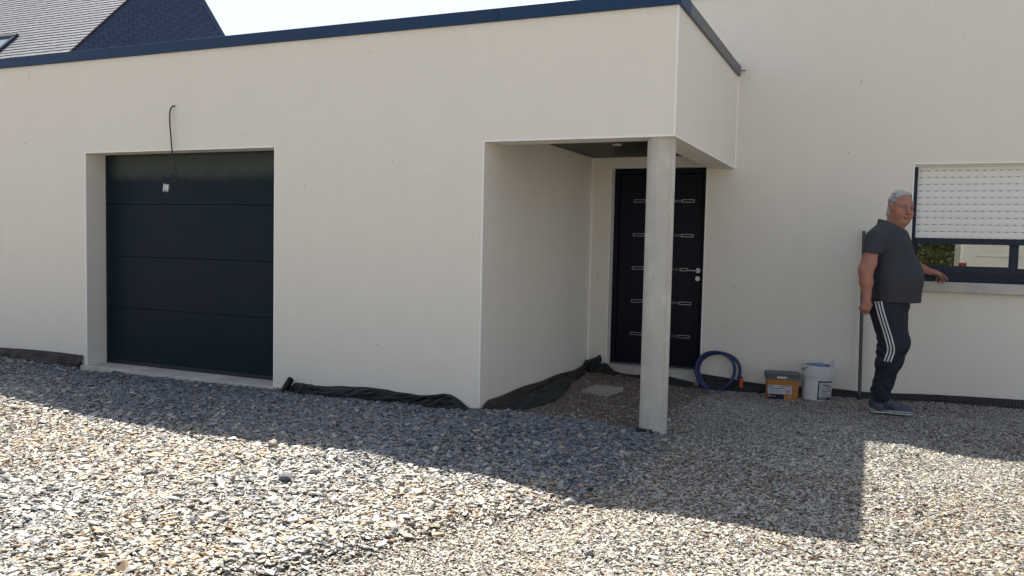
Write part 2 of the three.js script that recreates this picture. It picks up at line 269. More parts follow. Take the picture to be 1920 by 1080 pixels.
const rect = (x0, y0, x1, y1) => [[x0, y0], [x1, y0], [x1, y1], [x0, y1]];
// garage front with the beam over the porch
part('wall', slab([[-14, -0.4], [XP, -0.4], [XP, SOF], [XR, SOF], [XR, HC], [-14, HC]], -0.268, 0, [rect(-2.4, -0.06, 0, 2.167)]), plaster, house);
part('wall', bx(XR - 0.248, SOF, -D, XR, HC, -0.268), plaster, house);                                  // beam on the right of the porch
part('wall', bx(XP - 0.25, -0.4, -D, XP, HC - 0.2, -0.268), plaster, house);                            // left wall of the porch
// house front with door and window openings
part('wall', slab([[XP - 0.25, -0.4], [15, -0.4], [15, TOP], [XP - 0.25, TOP]], -D - 0.32, -D, [rect(2.309, -0.02, 3.334, 2.184), rect(5.272, 1.07, 7.07, 2.176)]), plaster, house);
part('wall', bx(-14, -0.4, -9.3, -13.75, HC, -0.268), plaster, house);
part('wall', [bx(-13.75, -0.4, -9.3, 15, 3.0, -9.05), bx(14.7, -0.4, -9.05, 15, TOP, -D - 0.32), bx(XP - 0.25, HC, -9.05, XP, TOP, -D - 0.32), bx(XP - 0.25, 3.0, -9.3, 15, TOP, -9.05)], plaster, house);
part('roof', [bx(-13.75, 2.86, -9.05, XR - 0.25, 2.98, -0.268), bx(XP, TOP - 0.2, -9.05, 14.7, TOP - 0.06, -D - 0.32)], mat([0.2, 0.2, 0.21], 0.9), house);
part('floor', bx(-13.7, -0.3, -9.0, 14.7, -0.03, -D - 0.33), mat([0.35, 0.33, 0.3], 0.8), house);
part('room_wall', [bx(4.2, -0.03, -6.2, 4.3, 2.6, -D - 0.33), bx(4.3, -0.03, -6.3, 8.5, 2.6, -6.2), bx(4.2, 2.6, -6.3, 8.5, 2.66, -D - 0.33)], mat([0.5, 0.48, 0.44], 0.9), house);
part('room_wall', [bx(-3.0, -0.1, -3.0, 0.6, 2.8, -2.9)], mat([0.3, 0.3, 0.3], 0.9), house);
// copings
{
  const prof = (L) => { const s = new THREE.Shape(); s.moveTo(0, 0); s.lineTo(0.004, 0); s.lineTo(0.004, 0.088); s.quadraticCurveTo(0.004, 0.1, -0.008, 0.101); s.lineTo(-0.33, 0.092); s.lineTo(-0.33, 0.0); s.lineTo(-0.328, 0.0); s.lineTo(-0.328, 0.085); s.lineTo(0, 0.085); s.closePath(); return new THREE.ExtrudeGeometry(s, { depth: L, bevelEnabled: false }); };
  const along = (x0, x1, y, z) => prof(x1 - x0 - 0.003).rotateY(Math.PI / 2).scale(1, 1, -1).translate(x0, y, z);
  const fix = (g) => { const h = g.toNonIndexed(); const i = h.attributes.position; h.computeVertexNormals(); return toCreasedNormals(h, 0.5); };
  const cop = (x0, x1, y, z, tilt) => { const s = new THREE.Shape([[0.025, 0], [0.025, 0.09], [0.017, 0.1], [-0.3, 0.094], [-0.3, 0]].map((p) => new THREE.Vector2(...p))); const g = new THREE.ExtrudeGeometry(s, { depth: x1 - x0, bevelEnabled: false }); g.rotateY(-Math.PI / 2); g.translate(0, 0, 0); const m = new THREE.Matrix4().set(-1, 0, 0, x1, 0, 1, 0, y, 0, 0, 1, z, 0, 0, 0, 1); g.applyMatrix4(new THREE.Matrix4().makeTranslation(0, 0, 0)); const p = g.attributes.position; for (let i = 0; i < p.count; i++) { const d = p.getZ(i), h = p.getY(i), l = -p.getX(i); p.setXYZ(i, x0 + l, y + h, z + d); } g.computeVertexNormals(); return g; };
  const seams = [-14, -10.3, -6.6, -2.02, 2.2, XR + 0.025];
  for (let i = 0; i < seams.length - 1; i++) part('coping', bx(seams[i] + 0.0006, HC, -0.3, seams[i + 1] - 0.0006 * (i < 4), HC + 0.1, 0.025, 0.004), anth, house);
  part('coping', bx(XR - 0.27, HC + 0.0015, -D, XR + 0.0265, HC + 0.0985, -0.30, 0.006), mat([0.10, 0.115, 0.125], 0.5), house, 'coping on the side of the porch beam, its duller reflection painted grey');  // same metal as the front, greyed in colour where less sky reflects
  part('coping', bx(XP - 0.29, TOP, -D - 0.36, 15.04, TOP + 0.1, -D + 0.025, 0.006), anth, house);
  part('flashing', bx(XR - 0.01, HC + 0.1, -D, XR + 0.028, HC + 0.128, -D + 0.05), mat([0.55, 0.56, 0.57], 0.5), house); part('bracket', bx(XR + 0.028, HC + 0.05, -D, XR + 0.075, HC + 0.058, -D + 0.012), mat([0.2, 0.2, 0.2], 0.6), house);
}
// corner beads along the plaster edges
{
  const b = 0.008, e = 0.003, B = [];
  B.push(bx(XP - b, -0.02, -b, XP + e, SOF - b, e), bx(XP - b, SOF - e, -b, XR - b, SOF + b, e), bx(XR - b, SOF + 0.002, -b, XR + e, HC - 0.002, e), bx(XR - b, SOF - e, -D + 0.02, XR + e, SOF + b, -b));
  B.push(bx(-2.4 - b, 0, -b, -2.4 + e, 2.167, e), bx(-2.4 - b, 2.167 - e, -b, b, 2.167 + b, e), bx(-e, 0, -b, b, 2.167 - e, e));
  B.push(bx(2.309 - b, -0.02, -D - b, 2.309 + e, 2.184, -D + e), bx(2.309 - b, 2.184 - e, -D - b, 3.334 + b, 2.184 + b, -D + e), bx(3.334 - e, -0.02, -D - b, 3.334 + b, 2.184 - e, -D + e));
  B.push(bx(5.272 - b, 1.075, -D - b, 5.272 + e, 2.176, -D + e), bx(5.272 - b, 2.176 - e, -D - b, 7.07, 2.176 + b, -D + e), bx(XR - 0.004, SOF, -D, XR + 0.012, HC, -D + 0.008), bx(XP - 0.002, 0.05, -D, XP + 0.014, 2.29, -D + 0.008));
  B.forEach((g) => part('corner_bead', g, beadM, house));
}
// porch ceiling: dark slats, spotlight
{
  const c = part('porch_ceiling', bx(XP, 2.306, -D, XR - 0.248, 2.33, -0.268), mat([0.01, 0.01, 0.01], 0.9), house);
  const sm = [mat([0.020, 0.0175, 0.016], 0.45), mat([0.025, 0.021, 0.019], 0.45), mat([0.017, 0.016, 0.0155], 0.4)], n = 24, w = (D - 0.268) / n;
  const sg = new RoundedBoxGeometry(XR - 0.248 - XP - 0.004, 0.012, w - 0.008, 2, 0.003);
  for (let i = 0; i < n; i++) { const o = part('slat', sg, sm[(i * 7 + (i >> 1)) % 3], c); o.position.set((XP + XR - 0.248) / 2, 2.3, -0.268 - w * (i + 0.5)); }
  part('spotlight', new THREE.CylinderGeometry(0.043, 0.046, 0.012, 32).translate(2.715, 2.289, -1.544), mat([0.75, 0.73, 0.68], 0.4), c);
}
// column
{
  const c = part('column', new THREE.CylinderGeometry(0.104, 0.104, SOF + 0.022, 72, 1, false).translate(3.49, (SOF - 0.022) / 2, -0.13), concrete, house, 'round bare concrete column at the porch corner');
  { const uv = c.geometry.attributes.uv; for (let i = 0; i < uv.count; i++) uv.setXY(i, uv.getX(i) * 0.65, uv.getY(i) * 2.16); }
  part('base', new THREE.CylinderGeometry(0.096, 0.1, 0.25, 48).translate(3.498, -0.147, -0.132), concrete, c);
  part('seam', bx(-0.0015, 0.0, 0, 0.0015, SOF - 0.01, 0.004).translate(0, 0, 0.1025).applyMatrix4(new THREE.Matrix4().makeRotationY(0.95)).translate(3.49, 0, -0.13), concrete, c);
}
// threshold and garage door
part('threshold', bx(-2.46, -0.075, -0.3, 0.06, 0.0, 0.035, 0.006), concrete, house, 'concrete threshold under the garage door');
{
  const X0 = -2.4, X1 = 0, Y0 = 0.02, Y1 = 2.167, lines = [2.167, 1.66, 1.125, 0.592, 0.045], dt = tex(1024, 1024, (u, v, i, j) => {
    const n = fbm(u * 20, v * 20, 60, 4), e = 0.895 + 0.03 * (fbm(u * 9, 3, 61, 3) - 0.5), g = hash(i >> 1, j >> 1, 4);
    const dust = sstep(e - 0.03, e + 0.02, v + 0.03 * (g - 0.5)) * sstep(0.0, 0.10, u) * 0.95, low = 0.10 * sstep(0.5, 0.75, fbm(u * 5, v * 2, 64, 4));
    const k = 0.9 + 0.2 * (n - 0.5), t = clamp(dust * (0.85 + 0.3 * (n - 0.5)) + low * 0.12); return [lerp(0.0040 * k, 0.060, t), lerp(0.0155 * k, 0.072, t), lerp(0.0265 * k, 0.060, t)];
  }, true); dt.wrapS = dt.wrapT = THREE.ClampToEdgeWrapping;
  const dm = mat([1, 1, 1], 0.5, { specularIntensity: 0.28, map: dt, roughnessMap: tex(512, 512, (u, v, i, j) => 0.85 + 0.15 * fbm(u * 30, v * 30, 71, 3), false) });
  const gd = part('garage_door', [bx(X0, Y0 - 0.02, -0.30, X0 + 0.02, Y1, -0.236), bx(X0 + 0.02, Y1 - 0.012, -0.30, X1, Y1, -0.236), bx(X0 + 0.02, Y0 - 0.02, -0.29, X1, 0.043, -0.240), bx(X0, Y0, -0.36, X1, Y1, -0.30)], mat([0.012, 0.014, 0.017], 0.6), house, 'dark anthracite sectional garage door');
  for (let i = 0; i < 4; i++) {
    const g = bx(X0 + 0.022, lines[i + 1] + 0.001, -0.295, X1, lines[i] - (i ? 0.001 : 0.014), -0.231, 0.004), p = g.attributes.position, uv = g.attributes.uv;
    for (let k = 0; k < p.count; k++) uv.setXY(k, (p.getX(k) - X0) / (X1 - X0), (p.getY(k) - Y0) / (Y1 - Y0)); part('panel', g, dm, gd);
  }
}
// front door
{
  const z = -D - 0.13, lm = mat([0.0045, 0.0055, 0.016], 0.45, { specularIntensity: 0.4 }), steel = mat([0.52, 0.51, 0.49], 0.35, { metalness: 0.9 });
  const f = part('front_door', [bx(2.309, 0.045, z - 0.08, 2.365, 2.184, z), bx(3.278, 0.045, z - 0.08, 3.334, 2.184, z), bx(2.365, 2.128, z - 0.08, 3.278, 2.184, z)], lm, house, 'dark navy front door with five rows of steel edged inlays');
  part('leaf', bx(2.371, 0.065, z - 0.07, 3.272, 2.122, z - 0.008, 0.004), lm, f);
  part('sill', bx(2.312, 0.042, z - 0.06, 3.331, 0.064, z + 0.012, 0.003), mat([0.025, 0.027, 0.03], 0.4), f);
  const zf = z - 0.008;
  [1.834, 1.466, 1.103, 0.742, 0.382].forEach((y, i) => {
    const ring = (x0, x1) => [bx(x0, y - 0.0150, zf - 0.004, x1, y - 0.0110, zf + 0.004), bx(x0, y + 0.0110, zf - 0.004, x1, y + 0.0150, zf + 0.004), bx(x0, y - 0.0105, zf - 0.004, x0 + 0.004, y + 0.0105, zf + 0.004), bx(x1 - 0.004, y - 0.0105, zf - 0.004, x1, y + 0.0105, zf + 0.004)];
    part('inlay', ring(2.53, 2.66), steel, f); part('inlay', ring(3.058, i === 2 ? 3.14 : 3.187), steel, f);
    part('glass_strip', bx(2.664, y - 0.013, zf - 0.004, 3.054, y + 0.013, zf + 0.002), mat([0.045, 0.05, 0.055], 0.2), f);
  });
  const h = part('handle', [new THREE.CylinderGeometry(0.026, 0.026, 0.01, 24).rotateX(Math.PI / 2).translate(3.25, 1.098, zf + 0.005), new THREE.CylinderGeometry(0.010, 0.010, 0.05, 16).rotateX(Math.PI / 2).translate(3.25, 1.098, zf + 0.03), new THREE.CapsuleGeometry(0.009, 0.1, 6, 12).rotateZ(Math.PI / 2).translate(3.195, 1.098, zf + 0.055)], steel, f);
  part('lock', [new THREE.CylinderGeometry(0.025, 0.026, 0.01, 24).rotateX(Math.PI / 2).translate(3.25, 1.012, zf + 0.005), new THREE.CylinderGeometry(0.008, 0.008, 0.016, 12).rotateX(Math.PI / 2).translate(3.25, 1.012, zf + 0.01)], steel, f);
  part('doorstep', bx(2.30, -0.12, z - 0.1, 3.34, 0.042, -D + 0.045, 0.006).applyMatrix4(new THREE.Matrix4()), concrete, house, 'concrete step under the front door');
}
// window with roller shutter
{
  const zg = -D - 0.10, X0 = 5.275, X1 = 7.065, fm = mat([0.014, 0.022, 0.040], 0.45, { specularIntensity: 0.5 });
  const w = part('window', [bx(X0, 1.075, zg - 0.02, X0 + 0.032, 2.150, zg + 0.055), bx(X1 - 0.032, 1.075, zg - 0.02, X1, 2.150, zg + 0.055), bx(X0 + 0.032, 1.075, zg - 0.06, X1 - 0.032, 1.13, zg + 0.03), bx(X0 + 0.032, 1.13, zg - 0.06, X1 - 0.032, 1.142, zg + 0.045)], fm, house, 'window with a white roller shutter three quarters down');
  part('shutter_box', [bx(X0 - 0.002, 2.151, zg - 0.06, X1 + 0.003, 2.164, zg + 0.06), bx(X0 - 0.002, 2.164, zg - 0.08, X1 + 0.003, 2.1745, zg + 0.085)], mat([0.72, 0.70, 0.62], 0.5), w);
  part('sash', [bx(X0 + 0.033, 1.142, zg - 0.05, 6.10, 1.225, zg), bx(X0 + 0.033, 1.225, zg - 0.05, X0 + 0.06, 1.50, zg), bx(6.10, 1.142, zg - 0.05, 6.155, 1.50, zg + 0.004), bx(X0 + 0.06, 1.46, zg - 0.05, 6.10, 1.52, zg - 0.002)], fm, w);
  part('sash', [bx(6.156, 1.142, zg - 0.045, X1 - 0.033, 1.215, zg - 0.006), bx(6.156, 1.215, zg - 0.045, 6.17, 1.5, zg - 0.006), bx(6.17, 1.46, zg - 0.045, X1 - 0.033, 1.52, zg - 0.008)], fm, w);
  const glass = new THREE.MeshPhysicalMaterial({ color: rgb(0.9, 0.93, 0.9), roughness: 0.0, transmission: 1, thickness: 0, ior: 1.95 });
  part('pane', bx(X0 + 0.06, 1.225, zg - 0.03, 6.10, 1.46, zg - 0.024), glass, w); part('pane', bx(6.17, 1.215, zg - 0.035, X1 - 0.033, 1.46, zg - 0.029), glass, w);
  part('shutter_end_bar', bx(X0 + 0.033, 1.43, zg + 0.012, X1 - 0.033, 1.484, zg + 0.034, 0.003), fm, w);
  const n = 11, pitch = 0.0632, s = new THREE.Shape(); s.moveTo(-0.006, 0.0015); s.lineTo(0.000, 0.0015); s.quadraticCurveTo(0.0045, pitch / 2, 0.000, pitch - 0.0025); s.lineTo(-0.006, pitch - 0.0025); s.closePath();
  const sg = new THREE.ExtrudeGeometry(s, { depth: X1 - X0 - 0.068, bevelEnabled: false, curveSegments: 6 }).rotateY(Math.PI / 2).applyMatrix4(new THREE.Matrix4().makeScale(1, 1, 1));
  { const p = sg.attributes.position; for (let i = 0; i < p.count; i++) { p.setZ(i, -p.getZ(i)); } sg.index || 0; }
  const wm = [mat([0.80, 0.79, 0.74], 0.5), mat([0.79, 0.785, 0.735], 0.5)], dm = mat([0.09, 0.09, 0.092], 0.8), slots = [], tabs = [];
  { // flip the faces that the mirror turned
    const p = sg.attributes.position; for (let i = 0; i < p.count; i += 3) { const t = [p.getX(i), p.getY(i), p.getZ(i)]; p.setXYZ(i, p.getX(i + 1), p.getY(i + 1), p.getZ(i + 1)); p.setXYZ(i + 1, ...t); } sg.computeVertexNormals(); }
  for (let i = 0; i < n; i++) {
    const o = part('slat', sg, wm[i % 2], w); o.position.set(X0 + 0.034, 1.485 + i * pitch, zg + 0.026);
    for (let x = X0 + 0.045 + (i % 2) * 0.004; x < X1 - 0.06; x += 0.066) slots.push(bx(x, 1.485 + i * pitch - 0.0040, zg + 0.0205, x + 0.024, 1.485 + i * pitch + 0.0016, zg + 0.0278));
    tabs.push(bx(X0 + 0.034, 1.485 + i * pitch - 0.0038, zg + 0.019, X1 - 0.034, 1.485 + i * pitch + 0.0018, zg + 0.0245));
  }
  part('slat_joints', tabs, mat([0.55, 0.55, 0.53], 0.6), w).userData.kind = 'stuff';
  part('slat_slots', slots, dm, w).userData.kind = 'stuff';
  part('window_sill', bx(5.22, 0.982, -D - 0.2, 7.13, 1.0745, -D + 0.065, 0.008), concrete, house, 'grey concrete window sill');
}

// ---------------------------------------------------------------- membranes and cloth along the wall foot
const memM = mat([0.036, 0.023, 0.023], 0.55, { bumpMap: tex(256, 256, (u, v) => { const a = (u * 16) % 1 - 0.5, b = (v * 16) % 1 - 0.5; return clamp(1 - (a * a + b * b) * 7); }, false, 3.2), bumpScale: 0.012 });
const clothM = mat([0.014, 0.019, 0.019], 0.62, { bumpMap: tex(512, 512, (u, v, i, j) => 0.7 * fbm(u * 20, v * 20, 15, 4, 20) + 0.3 * hash(i, j, 1), false, 2), bumpScale: 0.008 });
solo('foundation_membrane', drape([[-5.2, 0.09, 0.012], [-3.7, 0.09, 0.012], [-3.36, 0.1, 0.014], [-2.86, 0.106, 0.016], [-2.45, 0.1, 0.014]], [[-5.2, -0.1, 0.03], [-3.7, -0.06, 0.03], [-3.3, -0.08, 0.04], [-2.86, -0.1, 0.04], [-2.45, -0.1, 0.03]], { out: [0, 0, 0.012], wob: 0.006, seed: 3 }), memM, 'brown dimpled membrane along the wall left of the garage door', 'membrane');
solo('geotextile_sheet', drape([[0.24, 0.059, 0.014], [0.32, 0.062, 0.016], [0.42, 0.058, 0.014], [0.52, 0.054, 0.014], [0.8, 0.076, 0.012], [1.12, 0.089, 0.012], [1.34, 0.076, 0.012], [1.6, 0.074, 0.012], [1.77, 0.102, 0.012], [1.85, 0.096, 0.012], [1.95, 0.044, 0.014], [2.04, -0.02, 0.02]], [[0.2, -0.04, 0.06], [0.34, -0.03, 0.09], [0.5, -0.01, 0.06], [0.7, 0.0, 0.085], [0.9, 0.0, 0.06], [1.15, 0.0, 0.075], [1.4, 0.0, 0.055], [1.65, 0.0, 0.08], [1.95, -0.02, 0.06], [2.04, -0.05, 0.05]], { out: [0, 0.006, 0.014], wob: 0.022, seed: 11, nu: 160, nv: 14, folds: 13 }), clothM, 'black green geotextile sheet along the wall right of the garage door', 'sheet');
{ // rolled end that stands up by the garage corner
  const t = thing('rolled_sheet_end', 'rolled end of dark sheeting propped against the wall beside the garage door', 'sheet', [0.16, -0.03, 0.075]);
  const s = []; for (let i = 0; i <= 60; i++) { const a = i * 0.24, r = 0.034 - 0.00042 * i; s.push(new THREE.Vector2(Math.cos(a) * r, Math.sin(a) * r)); } for (let i = 60; i >= 0; i--) { const a = i * 0.24, r = 0.031 - 0.00042 * i; s.push(new THREE.Vector2(Math.cos(a) * r, Math.sin(a) * r)); }
  const g = new THREE.ExtrudeGeometry(new THREE.Shape(s), { depth: 0.16, bevelEnabled: false, curveSegments: 3 }); g.rotateX(-Math.PI / 2); g.rotateZ(-0.62);
  part('roll', toCreasedNormals(g, 0.7), clothM, t);
}
solo('foundation_membrane', drape([[XP - 0.1, -0.0, 0.018], [XP + 0.016, 0.0, 0.012], [XP + 0.018, 0.05, -0.12], [XP + 0.016, 0.05, -0.4], [XP + 0.016, 0.058, -0.86], [XP + 0.016, 0.04, -1.32], [XP + 0.016, 0.045, -1.75], [XP + 0.016, 0.02, -2.3], [XP + 0.02, 0.04, -2.62]], [[XP - 0.1, -0.08, 0.06], [XP + 0.05, -0.08, 0.06], [XP + 0.16, -0.05, -0.12], [XP + 0.13, -0.05, -0.4], [XP + 0.11, -0.05, -0.86], [XP + 0.1, -0.05, -1.32], [XP + 0.09, -0.06, -1.75], [XP + 0.08, -0.06, -2.3], [XP + 0.06, -0.06, -2.62]], { out: [0.014, 0.004, 0], wob: 0.01, seed: 17, nu: 90 }), memM, 'dark dimpled membrane along the left wall of the porch', 'membrane');
solo('geotextile_sheet', drape([[2.17, -0.02, -0.02], [2.2, 0.0, -0.3], [2.2, 0.02, -0.6], [2.19, 0.01, -0.9], [2.17, 0.01, -1.3], [2.15, 0.01, -1.8], [2.13, 0.0, -2.3]], [[2.24, -0.03, -0.05], [2.36, -0.02, -0.3], [2.44, -0.01, -0.6], [2.45, -0.015, -0.9], [2.38, -0.02, -1.25], [2.27, -0.02, -1.75], [2.19, -0.02, -2.4]], { out: [0, 0.03, 0], wob: 0.016, seed: 23, nu: 90, folds: 7 }), clothM, 'dark green geotextile flap lying on the porch floor', 'sheet');
solo('geotextile_sheet', drape([[2.10, 0.08, -2.62], [2.17, 0.10, -2.64], [2.23, 0.13, -2.62], [2.275, 0.155, -2.6], [2.29, 0.10, -2.62]], [[2.11, -0.05, -2.5], [2.17, -0.05, -2.48], [2.22, -0.05, -2.46], [2.26, -0.05, -2.46], [2.30, -0.05, -2.48]], { out: [0, 0.01, 0.03], wob: 0.014, seed: 29, nu: 40, folds: 3 }), clothM, 'pointed flap of dark sheeting in the porch corner left of the door', 'sheet');
solo('geotextile_sheet', drape([[2.28, 0.06, -2.6], [2.34, 0.065, -2.62], [2.38, 0.03, -2.62], [2.44, -0.01, -2.62], [2.6, -0.035, -2.62], [2.8, -0.02, -2.62], [2.95, -0.01, -2.62], [3.1, -0.03, -2.62], [3.3, -0.06, -2.62]], [[2.28, -0.05, -2.5], [2.34, -0.055, -2.48], [2.4, -0.06, -2.46], [2.48, -0.06, -2.46], [2.6, -0.07, -2.5], [2.8, -0.08, -2.5], [2.95, -0.08, -2.5], [3.1, -0.1, -2.5], [3.3, -0.12, -2.5]], { out: [0, 0.012, 0.016], wob: 0.01, seed: 31, nu: 80 }), clothM, 'crumpled dark sheeting along the front door step', 'sheet');
solo('foundation_membrane', drape([[3.34, 0.025, -D + 0.014], [3.6, 0.005, -D + 0.014], [3.82, -0.018, -D + 0.014], [4.1, -0.03, -D + 0.014], [4.66, -0.012, -D + 0.014], [4.93, -0.02, -D + 0.014], [5.57, 0.012, -D + 0.014], [6.26, 0.03, -D + 0.014], [8, 0.03, -D + 0.014]], [[3.34, -0.16, -D + 0.04], [3.6, -0.16, -D + 0.04], [3.82, -0.16, -D + 0.04], [4.1, -0.16, -D + 0.04], [4.66, -0.16, -D + 0.04], [4.93, -0.14, -D + 0.04], [5.57, -0.12, -D + 0.04], [6.26, -0.12, -D + 0.04], [8, -0.12, -D + 0.04]], { out: [0, 0, 0.006], wob: 0.005, seed: 37, nu: 120 }), memM, 'dark membrane strip along the foot of the wall under the window', 'membrane');
solo('geotextile_sheet', drape([[3.36, 0.0, -2.66], [3.6, -0.03, -2.66], [3.8, -0.05, -2.66], [4.05, -0.075, -2.66]], [[3.36, -0.11, -2.55], [3.6, -0.12, -2.55], [3.8, -0.12, -2.56], [4.05, -0.12, -2.6]], { out: [0, 0.01, 0.014], wob: 0.012, seed: 41, nu: 50 }), clothM, 'dark green sheeting strip on the ground behind the blue hose', 'sheet');
solo('plastic_scrap', drape([[-1.99, -0.018, 0.042], [-1.9, -0.018, 0.044], [-1.75, -0.04, 0.046], [-1.6, -0.06, 0.05]], [[-1.97, -0.09, 0.06], [-1.9, -0.09, 0.07], [-1.75, -0.08, 0.07], [-1.6, -0.08, 0.07]], { out: [0, 0, 0.008], wob: 0.006, seed: 43, nu: 24 }), clothM, 'scrap of dark sheeting hanging over the garage threshold edge', 'scrap');
{ // black sheath and two wires at the column foot
  const t = thing('cable_sheath', 'black cable sheath with two thin wires at the foot of the concrete column', 'cable', [3.465, -0.035, 0.0]);
  part('sheath', [bx(-0.075, -0.05, -0.06, 0.0, 0.026, -0.012, 0.006), drape([[0.0, 0.028, -0.02], [0.03, 0.028, -0.02], [0.045, 0.028, -0.022]], [[-0.005, -0.04, 0.02], [0.04, -0.04, 0.03], [0.075, -0.04, 0.02]], { out: [0, 0, 0.01], nu: 12, nv: 6, wob: 0.004 })], mat([0.012, 0.013, 0.018], 0.5), t);
  part('wire', tube([[0.02, 0.026, 0.0], [0.03, 0.0, 0.022], [0.045, -0.02, 0.035], [0.06, -0.04, 0.05]], 0.0022, 16, 5), mat([0.4, 0.3, 0.27], 0.5), t);
  part('wire', tube([[0.015, 0.026, 0.0], [0.02, -0.01, 0.025], [0.028, -0.04, 0.045]], 0.002, 16, 5), mat([0.25, 0.1, 0.09], 0.5), t);
}
{ // paving slab on the porch floor
  const o = solo('paving_slab', bx(-0.145, -0.02, -0.15, 0.145, 0.02, 0.15, 0.006), mat([0.62, 0.62, 0.64], 0.85, { map: concrete.map, bumpMap: concrete.bumpMap, bumpScale: 0.003 }), 'pale concrete slab lying on the porch floor', 'slab'); o.position.set(2.69, ground(2.69, -1.4) + 0.022, -1.39); o.rotation.set(0.03, -0.16, 0.02);
}

// ---------------------------------------------------------------- hanging cable with junction box
{
  const t = thing('hanging_cable', 'black cable hanging from the wall above the garage door with a white junction box', 'cable', [-1.2, 2.58, 0]);
  part('cable', tube([[0.012, 0.0, -0.02], [0.006, 0.0, 0.02], [-0.012, -0.03, 0.034], [-0.02, -0.15, 0.036], [-0.008, -0.27, 0.036], [0.012, -0.42, 0.04], [0.04, -0.555, 0.04], [0.07, -0.64, 0.042], [0.076, -0.685, 0.044], [0.055, -0.712, 0.044], [0.012, -0.716, 0.044], [-0.012, -0.722, 0.044]], 0.0065, 90, 8), mat([0.012, 0.012, 0.014], 0.45), t);
  const b = new THREE.Group(); const wm = mat([0.68, 0.68, 0.66], 0.45);
  const body = part('junction_box', [new THREE.LatheGeometry([[0, -0.024], [0.036, -0.024], [0.039, -0.02], [0.039, -0.012], [0.035, -0.011], [0.034, 0.0], [0.035, 0.01], [0.041, 0.011], [0.041, 0.021], [0.037, 0.024], [0, 0.024]].map((p) => new THREE.Vector2(...p)), 36), new THREE.CylinderGeometry(0.010, 0.013, 0.05, 12).rotateX(0.3).translate(0.0, 0.0, -0.05)], wm, t);
  body.position.set(-0.055, -0.775, 0.05); body.rotation.set(0.1, 0.75, 1.42);
  part('terminal', [bx(-0.018, 0.024, -0.016, -0.004, 0.028, 0.012), bx(0.004, 0.024, -0.012, 0.016, 0.027, 0.014)], mat([0.2, 0.22, 0.26], 0.5), body);
}

// ---------------------------------------------------------------- hose, pails, bar
{
  const t = thing('coiled_hose', 'coiled blue hose with an orange end leaning on the wall beside the front door', 'hose', [3.53, -0.11, -2.6]), P = [];
  for (let i = 0; i <= 110; i++) {      // two loops and the free end
    const a = -1.9 - i / 110 * 11.0, k = i / 110, first = a > -1.9 - 6.283, r = (first ? 0.196 : 0.188) + 0.006 * Math.sin(3 * a);
    const cx = first ? -0.015 : lerp(0.0, 0.035, (k - 0.57) / 0.43), y = 0.195 + r * Math.sin(a);
    P.push([cx + (first ? 1.0 : 1.04) * r * Math.cos(a), y * (first ? 0.985 : 0.98) + 0.002, lerp(0.06, -0.045, y / 0.39) + (first ? 0.014 : -0.016)]);
  }
  const last = P[P.length - 1]; P.push([0.236, 0.15, -0.03], [0.242, 0.10, -0.02]);
  part('hose', tube(P, 0.0165, 260, 14), mat([0.010, 0.022, 0.105], 0.42), t);
  part('end_sleeve', new THREE.LatheGeometry([[0.0165, 0.125], [0.0195, 0.12], [0.021, 0.06], [0.0225, 0.01], [0.0235, 0.0], [0.018, -0.003], [0, -0.002]].map((p) => new THREE.Vector2(...p)), 20).translate(0.245, 0.015, -0.018), mat([0.62, 0.10, 0.025], 0.5), t);
}
